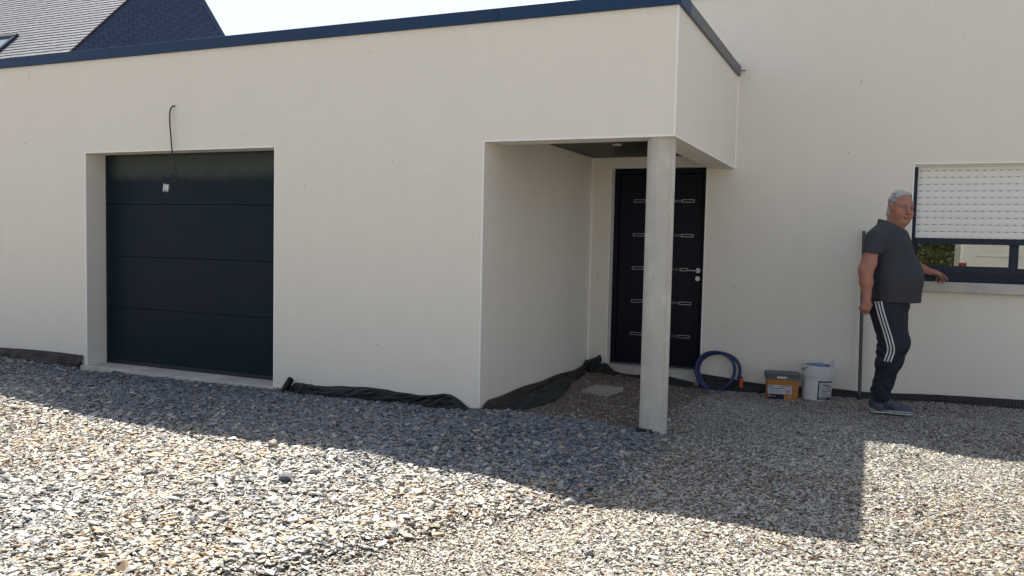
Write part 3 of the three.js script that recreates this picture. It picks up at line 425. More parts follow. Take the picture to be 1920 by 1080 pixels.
{ // orange tub: rounded-square, grey lid
  const t = thing('orange_pail', 'orange square pail with a grey lid and paper label beside the white pail', 'pail', [4.19, -0.115, -2.42]); t.rotation.y = 0.16;
  const rr = (w, d, r) => { const s = new THREE.Shape(), a = w / 2, b = d / 2; s.moveTo(-a + r, -b); s.lineTo(a - r, -b); s.quadraticCurveTo(a, -b, a, -b + r); s.lineTo(a, b - r); s.quadraticCurveTo(a, b, a - r, b); s.lineTo(-a + r, b); s.quadraticCurveTo(-a, b, -a, b - r); s.lineTo(-a, -b + r); s.quadraticCurveTo(-a, -b, -a + r, -b); return s; };
  const ex = (w, d, r, y0, y1, taper = 0) => { const g = new THREE.ExtrudeGeometry(rr(w, d, r), { depth: y1 - y0, bevelEnabled: false, curveSegments: 8 }).rotateX(-Math.PI / 2).translate(0, y0, 0), p = g.attributes.position; for (let i = 0; i < p.count; i++) { const k = 1 - taper * (1 - (p.getY(i) - y0) / (y1 - y0)); p.setX(i, p.getX(i) * k); p.setZ(i, p.getZ(i) * k); } return toCreasedNormals(g, 0.6); };
  const om = mat([0.42, 0.165, 0.03], 0.55);
  part('body', ex(0.305, 0.22, 0.03, 0, 0.235, 0.05), om, t); part('ribs', [bx(0.0975, 0.015, 0.098, 0.1045, 0.225, 0.1095, 0.002)], mat([0.44, 0.17, 0.03], 0.5), t);
  part('rim', ex(0.325, 0.24, 0.035, 0.212, 0.236), mat([0.115, 0.12, 0.13], 0.55), t); part('lid', [ex(0.335, 0.25, 0.04, 0.236, 0.254), ex(0.315, 0.23, 0.035, 0.254, 0.263)], mat([0.085, 0.09, 0.10], 0.55), t);
  part('lid_sticker', bx(-0.055, 0.221, 0.1195, 0.035, 0.240, 0.126), mat([0.6, 0.6, 0.6], 0.6), t);
  const cv = (w, h, f) => { const c = document.createElement('canvas'); c.width = w; c.height = h; f(c.getContext('2d'), w, h); const x = new THREE.CanvasTexture(c); x.colorSpace = THREE.SRGBColorSpace; return x; };
  const lab = cv(256, 160, (g, w, h) => { g.fillStyle = '#b9b9bd'; g.fillRect(0, 0, w, h * 0.62); g.fillStyle = '#15172b'; g.fillRect(0, h * 0.62, w, h * 0.38); g.fillStyle = '#c87318'; g.fillRect(w * 0.68, h * 0.64, w * 0.32, h * 0.36); g.fillStyle = '#9a9aa2'; g.fillRect(w * 0.86, h * 0.72, w * 0.1, h * 0.14); g.fillStyle = '#23263c'; g.fillRect(6, 6, 52, 7); g.fillRect(120, 8, 120, 6); g.fillRect(6, 34, 170, 6); g.fillStyle = '#a98a9c'; g.fillRect(188, 46, 48, 44); g.fillStyle = '#8d3350'; g.fillRect(26, 112, 60, 20); g.fillStyle = '#b6a5ad'; g.fillRect(8, 110, 14, 20); g.fillStyle = '#8f9096'; for (let i = 0; i < 5; i++) g.fillRect(10, 52 + i * 8, 120 + (i % 3) * 18, 3); });
  const side = cv(64, 128, (g, w, h) => { g.fillStyle = '#b4b4b8'; g.fillRect(0, 0, w, h); g.fillStyle = '#1c1e30'; g.fillRect(0, 0, w, 8); g.fillRect(0, h - 8, w, 8); g.fillStyle = '#8a8b92'; for (let i = 0; i < 10; i++) g.fillRect(8, 18 + i * 10, 40 - (i % 3) * 8, 3); });
  const L = part('label', new THREE.PlaneGeometry(0.222, 0.142).translate(-0.024, 0.086, 0.1068), mat([1, 1, 1], 0.6, { map: lab }), t); L.rotation.x = 0.0234;
  const L2 = part('label', new THREE.PlaneGeometry(0.075, 0.125).rotateY(Math.PI / 2), mat([1, 1, 1], 0.6, { map: side }), t); L2.position.set(0.1505, 0.1, 0.01); L2.rotation.z = -0.0325;
  // white round pail
  const p = thing('white_pail', 'white round plastic pail with a dark framed label beside the orange pail', 'pail', [4.50, -0.105, -2.50]); p.rotation.z = -0.035;
  const wp = mat([0.70, 0.71, 0.71], 0.42), lz = (a) => new THREE.LatheGeometry(a.map((q) => new THREE.Vector2(...q)), 56);
  part('body', lz([[0, 0], [0.128, 0], [0.133, 0.006], [0.140, 0.23], [0.147, 0.235], [0.149, 0.262], [0.152, 0.268], [0.154, 0.33], [0.158, 0.338], [0.155, 0.345], [0.148, 0.343], [0.142, 0.25], [0.128, 0.012], [0, 0.01]]), wp, p);
  part('bail', tube([[-0.155, 0.285, 0.02], [-0.13, 0.30, 0.095], [-0.11, 0.315, 0.115], [-0.085, 0.33, 0.132]], 0.0035, 20, 6), mat([0.05, 0.05, 0.06], 0.5), p);
  const wl = cv(256, 256, (g, w, h) => { g.fillStyle = '#b7bbbf'; g.fillRect(0, 0, w, h); g.fillStyle = '#14182c'; g.fillRect(0, 0, w, 22); g.fillRect(0, 0, 18, h); g.fillRect(0, h - 34, w, 34); g.fillStyle = '#b7bbbf'; g.fillRect(26, h - 26, 34, 14); g.fillRect(70, h - 24, 12, 18); g.fillRect(92, h - 24, 20, 14); g.fillRect(124, h - 24, 14, 18); g.fillStyle = '#20243a'; g.fillRect(62, 50, 82, 11); g.fillRect(132, 62, 100, 10); g.fillRect(60, 134, 60, 9); g.fillRect(126, 128, 104, 9); g.fillRect(64, 158, 60, 7); g.fillStyle = '#878b94'; for (let i = 0; i < 6; i++) { g.fillRect(50, 78 + i * 8, 180 - (i % 3) * 30, 3); g.fillRect(50, 176 + i * 7, 150 - (i % 2) * 30, 3); } });
  const arc = new THREE.CylinderGeometry(0.1395, 0.1345, 0.185, 24, 1, true, 0.05, 1.25).translate(0, 0.118, 0); part('label', arc, mat([1, 1, 1], 0.55, { map: wl }), p).rotation.y = 0.08;
  const film = sdfMesh((x, y, z) => Math.max(ell([0, 0.31, 0], [0.146, 0.05, 0.146])(x, y, z), -1) + 0.012 * (fbm(x * 40 + 9, z * 40, 71, 3) - 0.5), [-0.16, 0.24, -0.16], [0.16, 0.38, 0.16], 0.008);
  const f = solo('blue_plastic_film', film, new THREE.MeshPhysicalMaterial({ color: rgb(0.10, 0.19, 0.33), roughness: 0.35, sheen: 0.2 }), 'crumpled blue plastic film stuffed in the white pail', 'plastic film'); f.position.copy(p.position); f.rotation.z = -0.035;
  const st = thing('trowel', 'pale flat tool with a reddish grip standing in the white pail', 'tool', [4.615, 0.195, -2.46]); st.rotation.z = -0.28;
  part('blade', bx(-0.012, -0.03, -0.004, 0.014, 0.115, 0.004, 0.003), mat([0.5, 0.52, 0.54], 0.5), st); part('grip', bx(-0.05, -0.02, 0.0, -0.014, 0.055, 0.02, 0.008), mat([0.25, 0.10, 0.13], 0.6), st);
}
{ // bar leaning on the wall behind the man
  const m = mat([0.085, 0.085, 0.082], 0.6), g = new THREE.CylinderGeometry(0.0155, 0.0165, 1.62, 16, 1).translate(0, 0.81, 0);
  const o = thing('steel_bar', 'long grey metal bar leaning upright against the wall behind the man', 'bar', [4.888, -0.09, -2.635]); o.rotation.set(-0.033, 0, 0.018);
  part('shaft', g, m, o); part('tip', new THREE.SphereGeometry(0.0158, 16, 8).translate(0, 1.62, 0), m, o); part('foot', new THREE.CylinderGeometry(0.021, 0.021, 0.05, 16).translate(0, 0.03, 0), mat([0.03, 0.028, 0.03], 0.7), o);
}
// ---------------------------------------------------------------- the man
{
  const root = thing('person', 'grey haired man in dark grey T-shirt and navy tracksuit trousers standing by the window', 'person', [0, 0, 0]);
  const nz = (x, y, z, s) => fbm(x + z * 0.7 + 50, y + z * 0.4 + 50, s, 2) - 0.5;
  // head in its own axes: x to his left, y up, z where he looks
  const HP = [5.156, 1.715, -1.85], yaw = 0.58, pitch = 0.10, roll = -0.05;
  const HM = new THREE.Matrix4().compose(new THREE.Vector3(...HP), new THREE.Quaternion().setFromEuler(new THREE.Euler(pitch, yaw, roll, 'YXZ')), new THREE.Vector3(1.11, 1.09, 1.11)), HI = HM.clone().invert(), e = HI.elements;
  const toHead = (x, y, z) => [e[0] * x + e[4] * y + e[8] * z + e[12], e[1] * x + e[5] * y + e[9] * z + e[13], e[2] * x + e[6] * y + e[10] * z + e[14]];
  const skull = union([ell([0, 0.038, -0.014], [0.077, 0.094, 0.097]), ell([0, -0.045, 0.026], [0.062, 0.080, 0.064]), ell([0, -0.095, 0.052], [0.034, 0.028, 0.032]), ell([0.042, -0.032, 0.046], [0.030, 0.036, 0.036]), ell([-0.042, -0.032, 0.046], [0.030, 0.036, 0.036]), ell([0.045, -0.075, 0.01], [0.026, 0.035, 0.04]), ell([-0.045, -0.075, 0.01], [0.026, 0.035, 0.04]), cap([-0.036, 0.031, 0.073], [0.036, 0.031, 0.073], 0.013, 0.013)], 0.03);
  const nose = union([cap([0, 0.022, 0.084], [0, -0.022, 0.106], 0.008, 0.0135), cap([-0.013, -0.028, 0.093], [0.013, -0.028, 0.093], 0.0095, 0.0095)], 0.012);
  const lip1 = cap([-0.020, -0.0585, 0.083], [0.020, -0.0585, 0.083], 0.0055, 0.0055), lip2 = cap([-0.017, -0.069, 0.083], [0.017, -0.069, 0.083], 0.0065, 0.0065), slit = cap([-0.022, -0.0635, 0.092], [0.022, -0.0635, 0.092], 0.0022, 0.0022);
  const soc = [ell([0.032, 0.013, 0.094], [0.021, 0.013, 0.021]), ell([-0.032, 0.013, 0.094], [0.021, 0.013, 0.021])], eyes = [ell([0.032, 0.011, 0.073], [0.0125, 0.0115, 0.0125]), ell([-0.032, 0.011, 0.073], [0.0125, 0.0115, 0.0125])];
  const lids = [cap([0.021, 0.0205, 0.082], [0.044, 0.0185, 0.077], 0.0048, 0.0048), cap([-0.021, 0.0205, 0.082], [-0.044, 0.0185, 0.077], 0.0048, 0.0048), cap([0.022, 0.0015, 0.082], [0.043, 0.003, 0.077], 0.0042, 0.0042), cap([-0.022, 0.0015, 0.082], [-0.043, 0.003, 0.077], 0.0042, 0.0042)];
  const ears = [ell([0.078, 0.004, -0.014], [0.011, 0.033, 0.020]), ell([-0.078, 0.004, -0.014], [0.011, 0.033, 0.020])], earPit = [ell([0.090, 0.006, -0.008], [0.008, 0.017, 0.010]), ell([-0.090, 0.006, -0.008], [0.008, 0.017, 0.010])];
  function head(x, y, z) {
    const [X, Y, Z] = toHead(x, y, z); if (X * X + Y * Y + Z * Z > 0.07) return (Math.hypot(X, Y, Z) - 0.17) * 1.06;
    let d = skull(X, Y, Z);
    for (const s of soc) d = smax(d, -s(X, Y, Z), 0.012);
    d = smin(d, nose(X, Y, Z), 0.012); for (const l of lids) d = smin(d, l(X, Y, Z), 0.005);
    d = smin(d, Math.min(lip1(X, Y, Z), lip2(X, Y, Z)), 0.006); d = smax(d, -slit(X, Y, Z), 0.003);
    for (const s of eyes) d = Math.min(d, s(X, Y, Z));
    for (let i = 0; i < 2; i++) d = smin(d, smax(ears[i](X, Y, Z), -earPit[i](X, Y, Z), 0.006), 0.008);
    return d * 1.06;
  }
  const neck = union([cap([5.14, 1.66, -1.855], [5.08, 1.52, -1.867], 0.066, 0.078), cap([5.17, 1.625, -1.83], [5.13, 1.53, -1.84], 0.042, 0.05)], 0.04);
  // arms and hands
  const S = [4.967, 1.46, -1.63], E1 = [4.905, 1.175, -1.585], W1 = [4.922, 0.955, -1.575];
  const armR = union([cap(S, E1, 0.066, 0.054), cap([4.93, 1.25, -1.6], [4.91, 1.21, -1.59], 0.058, 0.054), cap(E1, [4.912, 1.09, -1.58], 0.052, 0.051), cap([4.912, 1.09, -1.58], W1, 0.051, 0.034)], 0.03);
  const L0 = [5.10, 1.45, -2.06], E2 = [5.235, 1.25, -2.32], W2 = [5.438, 1.172, -2.585];
  const armL = union([cap(L0, E2, 0.062, 0.050), cap(E2, [5.31, 1.222, -2.42], 0.049, 0.047), cap([5.31, 1.222, -2.42], W2, 0.047, 0.030)], 0.03);
  function hand(W, dir, pal, fwd, curls, thumb) {      // W wrist, dir along the hand, pal out of the palm, fwd towards the index side
    const at = (a, p, f) => [0, 1, 2].map((k) => W[k] + dir[k] * a + pal[k] * p + fwd[k] * f);
    const palm = union([cap(W, at(0.05, 0, 0.016), 0.026, 0.022), cap(W, at(0.085, 0, 0.030), 0.025, 0.0145), cap(at(0.02, 0, 0), at(0.092, 0, 0.010), 0.022, 0.0145), cap(at(0.02, 0, -0.008), at(0.088, 0, -0.010), 0.021, 0.014), cap(at(0.02, 0, -0.014), at(0.080, 0, -0.029), 0.02, 0.0135)], 0.016);
    const fs = [];
    [[0.088, 0.031, 0.044, 0.0095], [0.094, 0.0105, 0.048, 0.0098], [0.090, -0.010, 0.045, 0.0094], [0.080, -0.030, 0.036, 0.0082]].forEach(([a, f, len, r], i) => {
      let p = at(a, 0.001, f), t = 0; const seg = [];
      [1, 0.62, 0.5].forEach((m, k) => { t += curls[i][k]; const q = [0, 1, 2].map((n) => p[n] + (dir[n] * Math.cos(t) + pal[n] * Math.sin(t)) * len * m); seg.push(cap(p, q, r * (1 - 0.07 * k), r * (0.95 - 0.08 * k))); p = q; });
      fs.push(union(seg, 0.004));
    });
    const t0 = at(0.022, 0.008, 0.024), t1 = at(0.055, 0.016 * thumb[0], 0.047), t2 = at(0.085, 0.03 * thumb[0], 0.048 * thumb[1]), t3 = at(0.106, 0.04 * thumb[0], 0.042 * thumb[1]);
    const th = union([cap(t0, t1, 0.017, 0.0125), cap(t1, t2, 0.0118, 0.0105), cap(t2, t3, 0.0103, 0.0085)], 0.006);
    return (x, y, z) => { let d = palm(x, y, z), g = 1; for (const f of fs) { const k = f(x, y, z); d = smin(d, k, 0.006); } return smin(d, th(x, y, z), 0.008); };
  }
  const nrm = (a) => { const l = Math.hypot(...a); return a.map((v) => v / l); };
  const handR = hand(W1, nrm([-0.06, -1, 0.0]), nrm([-0.35, 0, -0.93]), nrm([0.93, -0.05, -0.35]), [[0.5, 1.0, 0.8], [0.65, 1.05, 0.8], [0.75, 1.1, 0.8], [0.85, 1.1, 0.7]], [1, 0.95]);
  const dl = nrm([0.86, -0.22, -0.46]), up = [0, 1, 0], fl = nrm([0.46, 0.1, 0.88]); const pl = nrm([dl[1] * fl[2] - dl[2] * fl[1], dl[2] * fl[0] - dl[0] * fl[2], dl[0] * fl[1] - dl[1] * fl[0]]).map((v, i, a) => (a[1] > 0 ? -v : v));
  const handL = hand(W2, dl, pl, nrm([pl[1] * dl[2] - pl[2] * dl[1], pl[2] * dl[0] - pl[0] * dl[2], pl[0] * dl[1] - pl[1] * dl[0]].map((v, i, a) => (a[2] < 0 ? -v : v))), [[0.25, 0.4, 0.3], [0.5, 0.75, 0.5], [0.65, 0.9, 0.6], [0.75, 1.0, 0.6]], [0.9, 0.9]);
  const torso = union([cap([5.06, 1.45, -1.86], [5.09, 1.0, -1.86], 0.13, 0.16), cap([4.99, 1.45, -1.68], [5.1, 1.45, -2.03], 0.06, 0.06)], 0.05);
  const body = (x, y, z) => { let d = smin(head(x, y, z), neck(x, y, z), 0.025); d = smin(d, torso(x, y, z), 0.04); d = smin(d, armR(x, y, z), 0.03); d = smin(d, armL(x, y, z), 0.03); d = smin(d, handR(x, y, z), 0.010); return smin(d, handL(x, y, z), 0.010); };
  const skin = (x, y, z) => {
    const [X, Y, Z] = toHead(x, y, z), m = fbm(x * 60 + 20, y * 60 + z * 40, 3, 3), h = Math.hypot(X, Y, Z) < 0.2;
    let c = [0.335, 0.155, 0.108]; const k = 0.86 + 0.28 * m; c = c.map((v) => v * k);
    if (h) {
      if (Y < 0.06 && Z > 0.02) { const blush = Math.exp(-((Math.abs(X) - 0.045) ** 2 + (Y + 0.02) ** 2) / 0.0009) + 0.8 * Math.exp(-(X * X + (Y + 0.02) ** 2) / 0.0006); c = [c[0] * (1 + 0.06 * blush), c[1] * (1 - 0.15 * blush), c[2] * (1 - 0.13 * blush)]; }
      if (Math.min(lip1(X, Y, Z), lip2(X, Y, Z)) < 0.002) c = [0.235, 0.095, 0.08];
      if (slit(X, Y, Z) < 0.0035 && Z > 0.06) c = [0.13, 0.055, 0.05];
      for (let i = 0; i < 2; i++) if (eyes[i](X, Y, Z) < 0.0008 && Z > 0.06) { const r = Math.hypot(X - [0.031, -0.034][i], Y - 0.011); c = r < 0.0066 ? [0.04, 0.032, 0.03] : [0.30, 0.25, 0.23]; }
      if (Y < -0.05 && Z > -0.02) c = c.map((v, i) => v * [0.92, 0.95, 0.98][i]);     // shaven chin
    }
    return c;
  };
  const skinM = mat([1, 1, 1], 0.62, { vertexColors: true });
  part('body', [sdfMesh(body, [4.80, 0.98, -2.56], [5.46, 1.60, -1.48], 0.0085, skin), sdfMesh(body, [5.03, 1.5, -1.99], [5.30, 1.89, -1.70], 0.0034, skin), sdfMesh(body, [4.84, 0.76, -1.68], [5.0, 1.01, -1.48], 0.0032, skin), sdfMesh(body, [5.40, 1.05, -2.74], [5.62, 1.23, -2.52], 0.0032, skin)].map((g) => g), skinM, root);
  // hair
  {
    const cov = (x, y, z) => {
      const [X, Y, Z] = toHead(x, y, z), s = Math.sin(X * 330 + Y * 120 + 5 * nz(X * 30, Y * 20, Z * 30, 83)) * 0.0016 + nz(X * 90, Y * 30, Z * 24, 81) * 0.010;
      let d = ell([0, 0.045, -0.022], [0.085, 0.103, 0.107])(X, Y, Z) + s + nz(X * 22, Y * 9, Z * 12, 87) * 0.016;
      d = smin(d, ell([0, -0.040, -0.078], [0.064, 0.055, 0.042])(X, Y, Z) + s + nz(X * 26, Y * 14, Z * 14, 89) * 0.018, 0.02);
      const line = Z - (0.035 + (Y - 0.095) * 0.35 - (Y < 0.07 ? (0.07 - Y) * 0.22 : 0));                     // hairline: receding at the brow, behind the temple, in front of the ear
      d = smax(d, line + s * 1.5, 0.012);
      d = smax(d, -(ell([0.082, 0.002, -0.012], [0.03, 0.034, 0.022])(X, Y, Z)), 0.004); d = smax(d, -(ell([-0.082, 0.002, -0.012], [0.03, 0.034, 0.022])(X, Y, Z)), 0.004);
      return smax(d, -0.085 - Y, 0.01) * 1.06;
    };
    const hc = (x, y, z) => { const [X, Y, Z] = toHead(x, y, z), n = fbm(X * 70 + Y * 30 + 9, Z * 130 + 9, 91, 3), k = 0.55 + 0.75 * n; const dark = sstep(0.55, 0.7, fbm(X * 25 + 3, Y * 40 + Z * 10 + 7, 95, 2)) * (Y > 0.03 ? 0.6 : 0.25); return [0.40 * k * (1 - dark), 0.40 * k * (1 - dark), 0.395 * k * (1 - dark * 0.9)]; };
    part('hair', sdfMesh(cov, [5.0, 1.56, -2.02], [5.32, 1.91, -1.68], 0.0036, hc), mat([1, 1, 1], 0.55, { vertexColors: true }), root);
    for (const s of [-1, 1]) { const g = tube([[s * 0.017, 0.029, 0.090], [s * 0.032, 0.035, 0.087], [s * 0.047, 0.029, 0.076]], 0.0056, 12, 6); g.applyMatrix4(HM); part('eyebrow', g, mat([0.15, 0.125, 0.11], 0.8), root); }
  }
  // T-shirt
  const chest = union([ell([5.085, 1.37, -1.85], [0.178, 0.21, 0.215]), ell([5.128, 1.14, -1.85], [0.218, 0.25, 0.225]), cap([5.12, 1.05, -1.85], [5.118, 0.90, -1.85], 0.222, 0.236), cap([4.972, 1.462, -1.66], [5.085, 1.475, -2.05], 0.078, 0.075), cap([5.05, 1.50, -1.74], [5.09, 1.50, -1.96], 0.085, 0.085), cap([5.09, 1.57, -1.86], [5.08, 1.50, -1.86], 0.080, 0.10), cap([5.05, 1.585, -1.865], [5.04, 1.48, -1.865], 0.062, 0.10)], 0.07);
  const slvR = cap([4.972, 1.46, -1.645], [4.935, 1.30, -1.60], 0.083, 0.080), slvL = cap([5.085, 1.46, -2.06], [5.18, 1.33, -2.22], 0.08, 0.076);
  const shirtF = (x, y, z) => {
    let d = chest(x, y, z); const w = sstep(1.5, 1.0, y);
    d += Math.sin((x - 5.1) * 26 + (z + 1.85) * 9 + y * 3 + 2.5 * nz(x * 5, y * 3, z * 5, 7)) * 0.0085 * w + nz(x * 11, y * 5, z * 11, 3) * 0.022 + 0.008 * Math.sin(y * 34 + z * 16 + x * 22 + 4 * nz(x * 7, y * 7, z * 7, 61)) * sstep(1.2, 1.45, y) * sstep(5.07, 4.95, x);
    d = smax(d, 0.922 + 0.03 * (5.12 - x) * 0 + nz(x * 8, 1, z * 8, 2) * 0.012 - y, 0.012);                                // hem
    const hemR = (1.335 + (x - 4.95) * -0.10) - y;
    let s = smax(slvR(x, y, z) + nz(x * 14, y * 14, z * 14, 5) * 0.010, hemR, 0.010);
    d = smin(d, s, 0.022);
    const dl_ = (x - 5.18) * 0.53 + (y - 1.33) * -0.72 + (z + 2.22) * -0.45; d = smin(d, smax(slvL(x, y, z), dl_, 0.01), 0.022);
    const [cx, cy, cz] = [x - 5.088, y - 1.588, z + 1.857];                                    // neck hole, sloping to the front
    return smax(d, (cy + cx * 0.45) - Math.max(0, Math.hypot(cx, cz) - 0.10) * 0.2, 0.008);
  };
  const shirtM = mat([0.036, 0.039, 0.050], 0.9, { bumpMap: tex(256, 256, (u, v, i, j) => hash(i >> 1, j, 5), false, 14), bumpScale: 0.0008 });
  part('t_shirt', sdfMesh(shirtF, [4.78, 0.88, -2.36], [5.44, 1.66, -1.48], 0.0085), shirtM, root);
  { const P = []; for (let i = 0; i < 40; i++) { const a = i / 40 * 6.283, r = 0.071; P.push([5.086 + Math.cos(a) * r, 1.588 - Math.cos(a) * r * 0.45, -1.857 + Math.sin(a) * (r + 0.006)]); } part('collar', tube(P, 0.0062, 80, 8, true), mat([0.022, 0.024, 0.032], 0.9), root); }
  // trousers
  const hip = ell([5.095, 0.90, -1.85], [0.165, 0.15, 0.185]);
  const legR = union([cap([5.075, 0.88, -1.755], [5.145, 0.575, -1.735], 0.142, 0.112), cap([5.145, 0.575, -1.735], [5.118, 0.42, -1.735], 0.112, 0.10), cap([5.118, 0.42, -1.735], [5.066, 0.12, -1.735], 0.098, 0.072), ell([5.168, 0.585, -1.735], [0.095, 0.10, 0.085])], 0.05);
  const legL = union([cap([5.11, 0.88, -1.945], [5.165, 0.575, -1.965], 0.14, 0.105), cap([5.165, 0.575, -1.965], [5.05, 0.12, -1.985], 0.098, 0.068)], 0.05);
  const trF = (x, y, z) => {
    let d = smin(hip(x, y, z), smin(legR(x, y, z), legL(x, y, z), 0.03), 0.05);
    const k = Math.exp(-((y - 0.52) ** 2) / 0.008) * sstep(5.15, 5.03, x), a = sstep(0.34, 0.12, y), b = sstep(0.62, 0.45, y) * sstep(0.2, 0.4, y);
    d += 0.008 * k * Math.sin(y * 90 + x * 50 + z * 18 + 6 * nz(x * 9, y * 9, z * 9, 16)) + 0.0045 * a * Math.sin(y * 70 + x * 40 + z * 34 + 11 * nz(x * 8, y * 6, z * 8, 6)) + 0.005 * b * Math.sin(y * 46 - x * 40 + z * 15) + nz(x * 9, y * 7, z * 9, 4) * 0.014;
    d = smax(d, 0.055 - y + (x - 5.06) * 0.12, 0.008); return smax(d, y - 0.99, 0.01);
  };
  part('trousers', sdfMesh(trF, [4.84, 0.03, -2.16], [5.32, 1.0, -1.55], 0.0085), mat([0.0075, 0.0095, 0.022], 0.8), root);
  { // three white stripes that follow the side seam
    const path = [[5.012, 0.93], [5.03, 0.86], [5.056, 0.776], [5.085, 0.69], [5.113, 0.6], [5.126, 0.545], [5.124, 0.50], [5.112, 0.455], [5.105, 0.428]], C = new THREE.CatmullRomCurve3(path.map((p) => new THREE.Vector3(p[0], p[1], 0)));
    for (const o of [-0.0245, 0, 0.0245]) {
      const pos = [], idx = [], N = 70, w = 0.0062;
      for (let i = 0; i <= N; i++) { const p = C.getPoint(i / N), t = C.getTangent(i / N); for (const s of [-1, 1]) { const x = p.x - t.y * (o + s * w), y = p.y + t.x * (o + s * w) * 0.4; let z = -1.5; for (let k = 0; k < 60; k++) { const d = trF(x, y, z); if (d < 0.0005) break; z -= Math.max(d * 0.6, 0.0006); } pos.push(x, y, z + 0.0035, x, y, z - 0.004); } }
      for (let i = 0; i < N; i++) { const a = i * 4, b = a + 4; for (const [p, q] of [[0, 2], [3, 1], [1, 0], [2, 3]]) idx.push(a + p, a + q, b + p, b + p, a + q, b + q); }
      idx.push(0, 1, 2, 2, 1, 3, N * 4, N * 4 + 2, N * 4 + 1, N * 4 + 1, N * 4 + 2, N * 4 + 3);
      const g = new THREE.BufferGeometry(); g.setAttribute('position', new THREE.Float32BufferAttribute(pos, 3)); g.setIndex(idx); const h = g.toNonIndexed(); h.computeVertexNormals(); part('stripe', h, mat([0.55, 0.55, 0.57], 0.8), root);
    }
  }
  // shoes
  function shoe(x, y, z, yaw_) {
    const M = new THREE.Matrix4().makeRotationY(yaw_).setPosition(x, y, z), out = (o) => { const s = new THREE.Shape(), k = o; s.moveTo(-0.02 - k, 0); s.bezierCurveTo(-0.02 - k, 0.045 + k, 0.02, 0.042 + k, 0.08, 0.036 + k); s.bezierCurveTo(0.15, 0.036 + k, 0.19, 0.062 + k, 0.25, 0.046 + k); s.bezierCurveTo(0.29, 0.038 + k, 0.302 + k, 0.02, 0.302 + k, 0); s.bezierCurveTo(0.302 + k, -0.04, 0.27, -0.052 - k, 0.23, -0.052 - k); s.bezierCurveTo(0.16, -0.05 - k, 0.12, -0.04 - k, 0.08, -0.038 - k); s.bezierCurveTo(0.02, -0.042 - k, -0.02 - k, -0.04, -0.02 - k, 0); return s; };
    const sl = (h, o, b) => new THREE.ExtrudeGeometry(out(o), { depth: h, bevelEnabled: true, bevelSize: 0.002, bevelThickness: 0.002, bevelSegments: 2, curveSegments: 14 }).rotateX(-Math.PI / 2).translate(0, b, 0).applyMatrix4(M);
    part('sole', [sl(0.010, 0, 0.002), sl(0.007, -0.002, 0.018)], mat([0.50, 0.50, 0.50], 0.6), root); part('foxing_line', sl(0.004, 0.0006, 0.0128), mat([0.03, 0.032, 0.045], 0.7), root);
    const up_ = (x, y, z) => { let d = union([cap([0.03, 0.03, 0], [0.03, 0.10, 0], 0.046, 0.040), cap([0.05, 0.045, 0], [0.14, 0.06, 0], 0.045, 0.040), cap([0.12, 0.055, 0], [0.23, 0.032, -0.004], 0.046, 0.040), cap([0.21, 0.034, -0.003], [0.262, 0.028, -0.004], 0.042, 0.036), cap([0.10, 0.10, 0], [0.14, 0.08, 0], 0.03, 0.034)], 0.03)(x, y, z); d = smax(d, 0.02 - y, 0.004); return smax(d, y - (0.115 - Math.abs(x - 0.07) * 0.15), 0.008); };
    part('upper', sdfMesh(up_, [-0.05, 0.01, -0.07], [0.32, 0.14, 0.07], 0.006).applyMatrix4(M), mat([0.060, 0.070, 0.098], 0.85), root);
    part('toe_cap', sl(0.010, -0.003, 0.026).translate(0, 0, 0), mat([0.065, 0.075, 0.10], 0.85), root);
    for (let i = 0; i < 3; i++) { const pos = [], idx = [], N = 8; for (let k = 0; k <= N; k++) for (const s of [-1, 1]) { const t = k / N, X = 0.098 + i * 0.026 + t * 0.03 * -1 + s * 0.0065, Y = 0.032 + t * 0.052; let Z = 0.1; for (let n = 0; n < 60; n++) { const d = up_(X, Y, Z); if (d < 0.0004) break; Z -= Math.max(d * 0.7, 0.0004); } pos.push(X, Y, Z + 0.0016); } for (let k = 0; k < N; k++) { const a = k * 2; idx.push(a, a + 1, a + 2, a + 2, a + 1, a + 3); } const g = new THREE.BufferGeometry(); g.setAttribute('position', new THREE.Float32BufferAttribute(pos, 3)); g.setIndex(idx); g.computeVertexNormals(); part('shoe_stripe', g.applyMatrix4(M), mat([0.012, 0.014, 0.024], 0.8), root); }
    part('laces', [0, 1, 2, 3].map((i) => tube([[0.105 + i * 0.021, 0.094 - i * 0.0085, -0.028], [0.112 + i * 0.021, 0.110 - i * 0.009, 0], [0.105 + i * 0.021, 0.094 - i * 0.0085, 0.028]], 0.003, 10, 5).applyMatrix4(M)), mat([0.16, 0.17, 0.19], 0.8), root);
  }
  shoe(5.018, ground(5.14, -1.735) + 0.022, -1.735, 0.08); shoe(4.985, ground(5.1, -1.985) + 0.022, -1.985, -0.12);
}

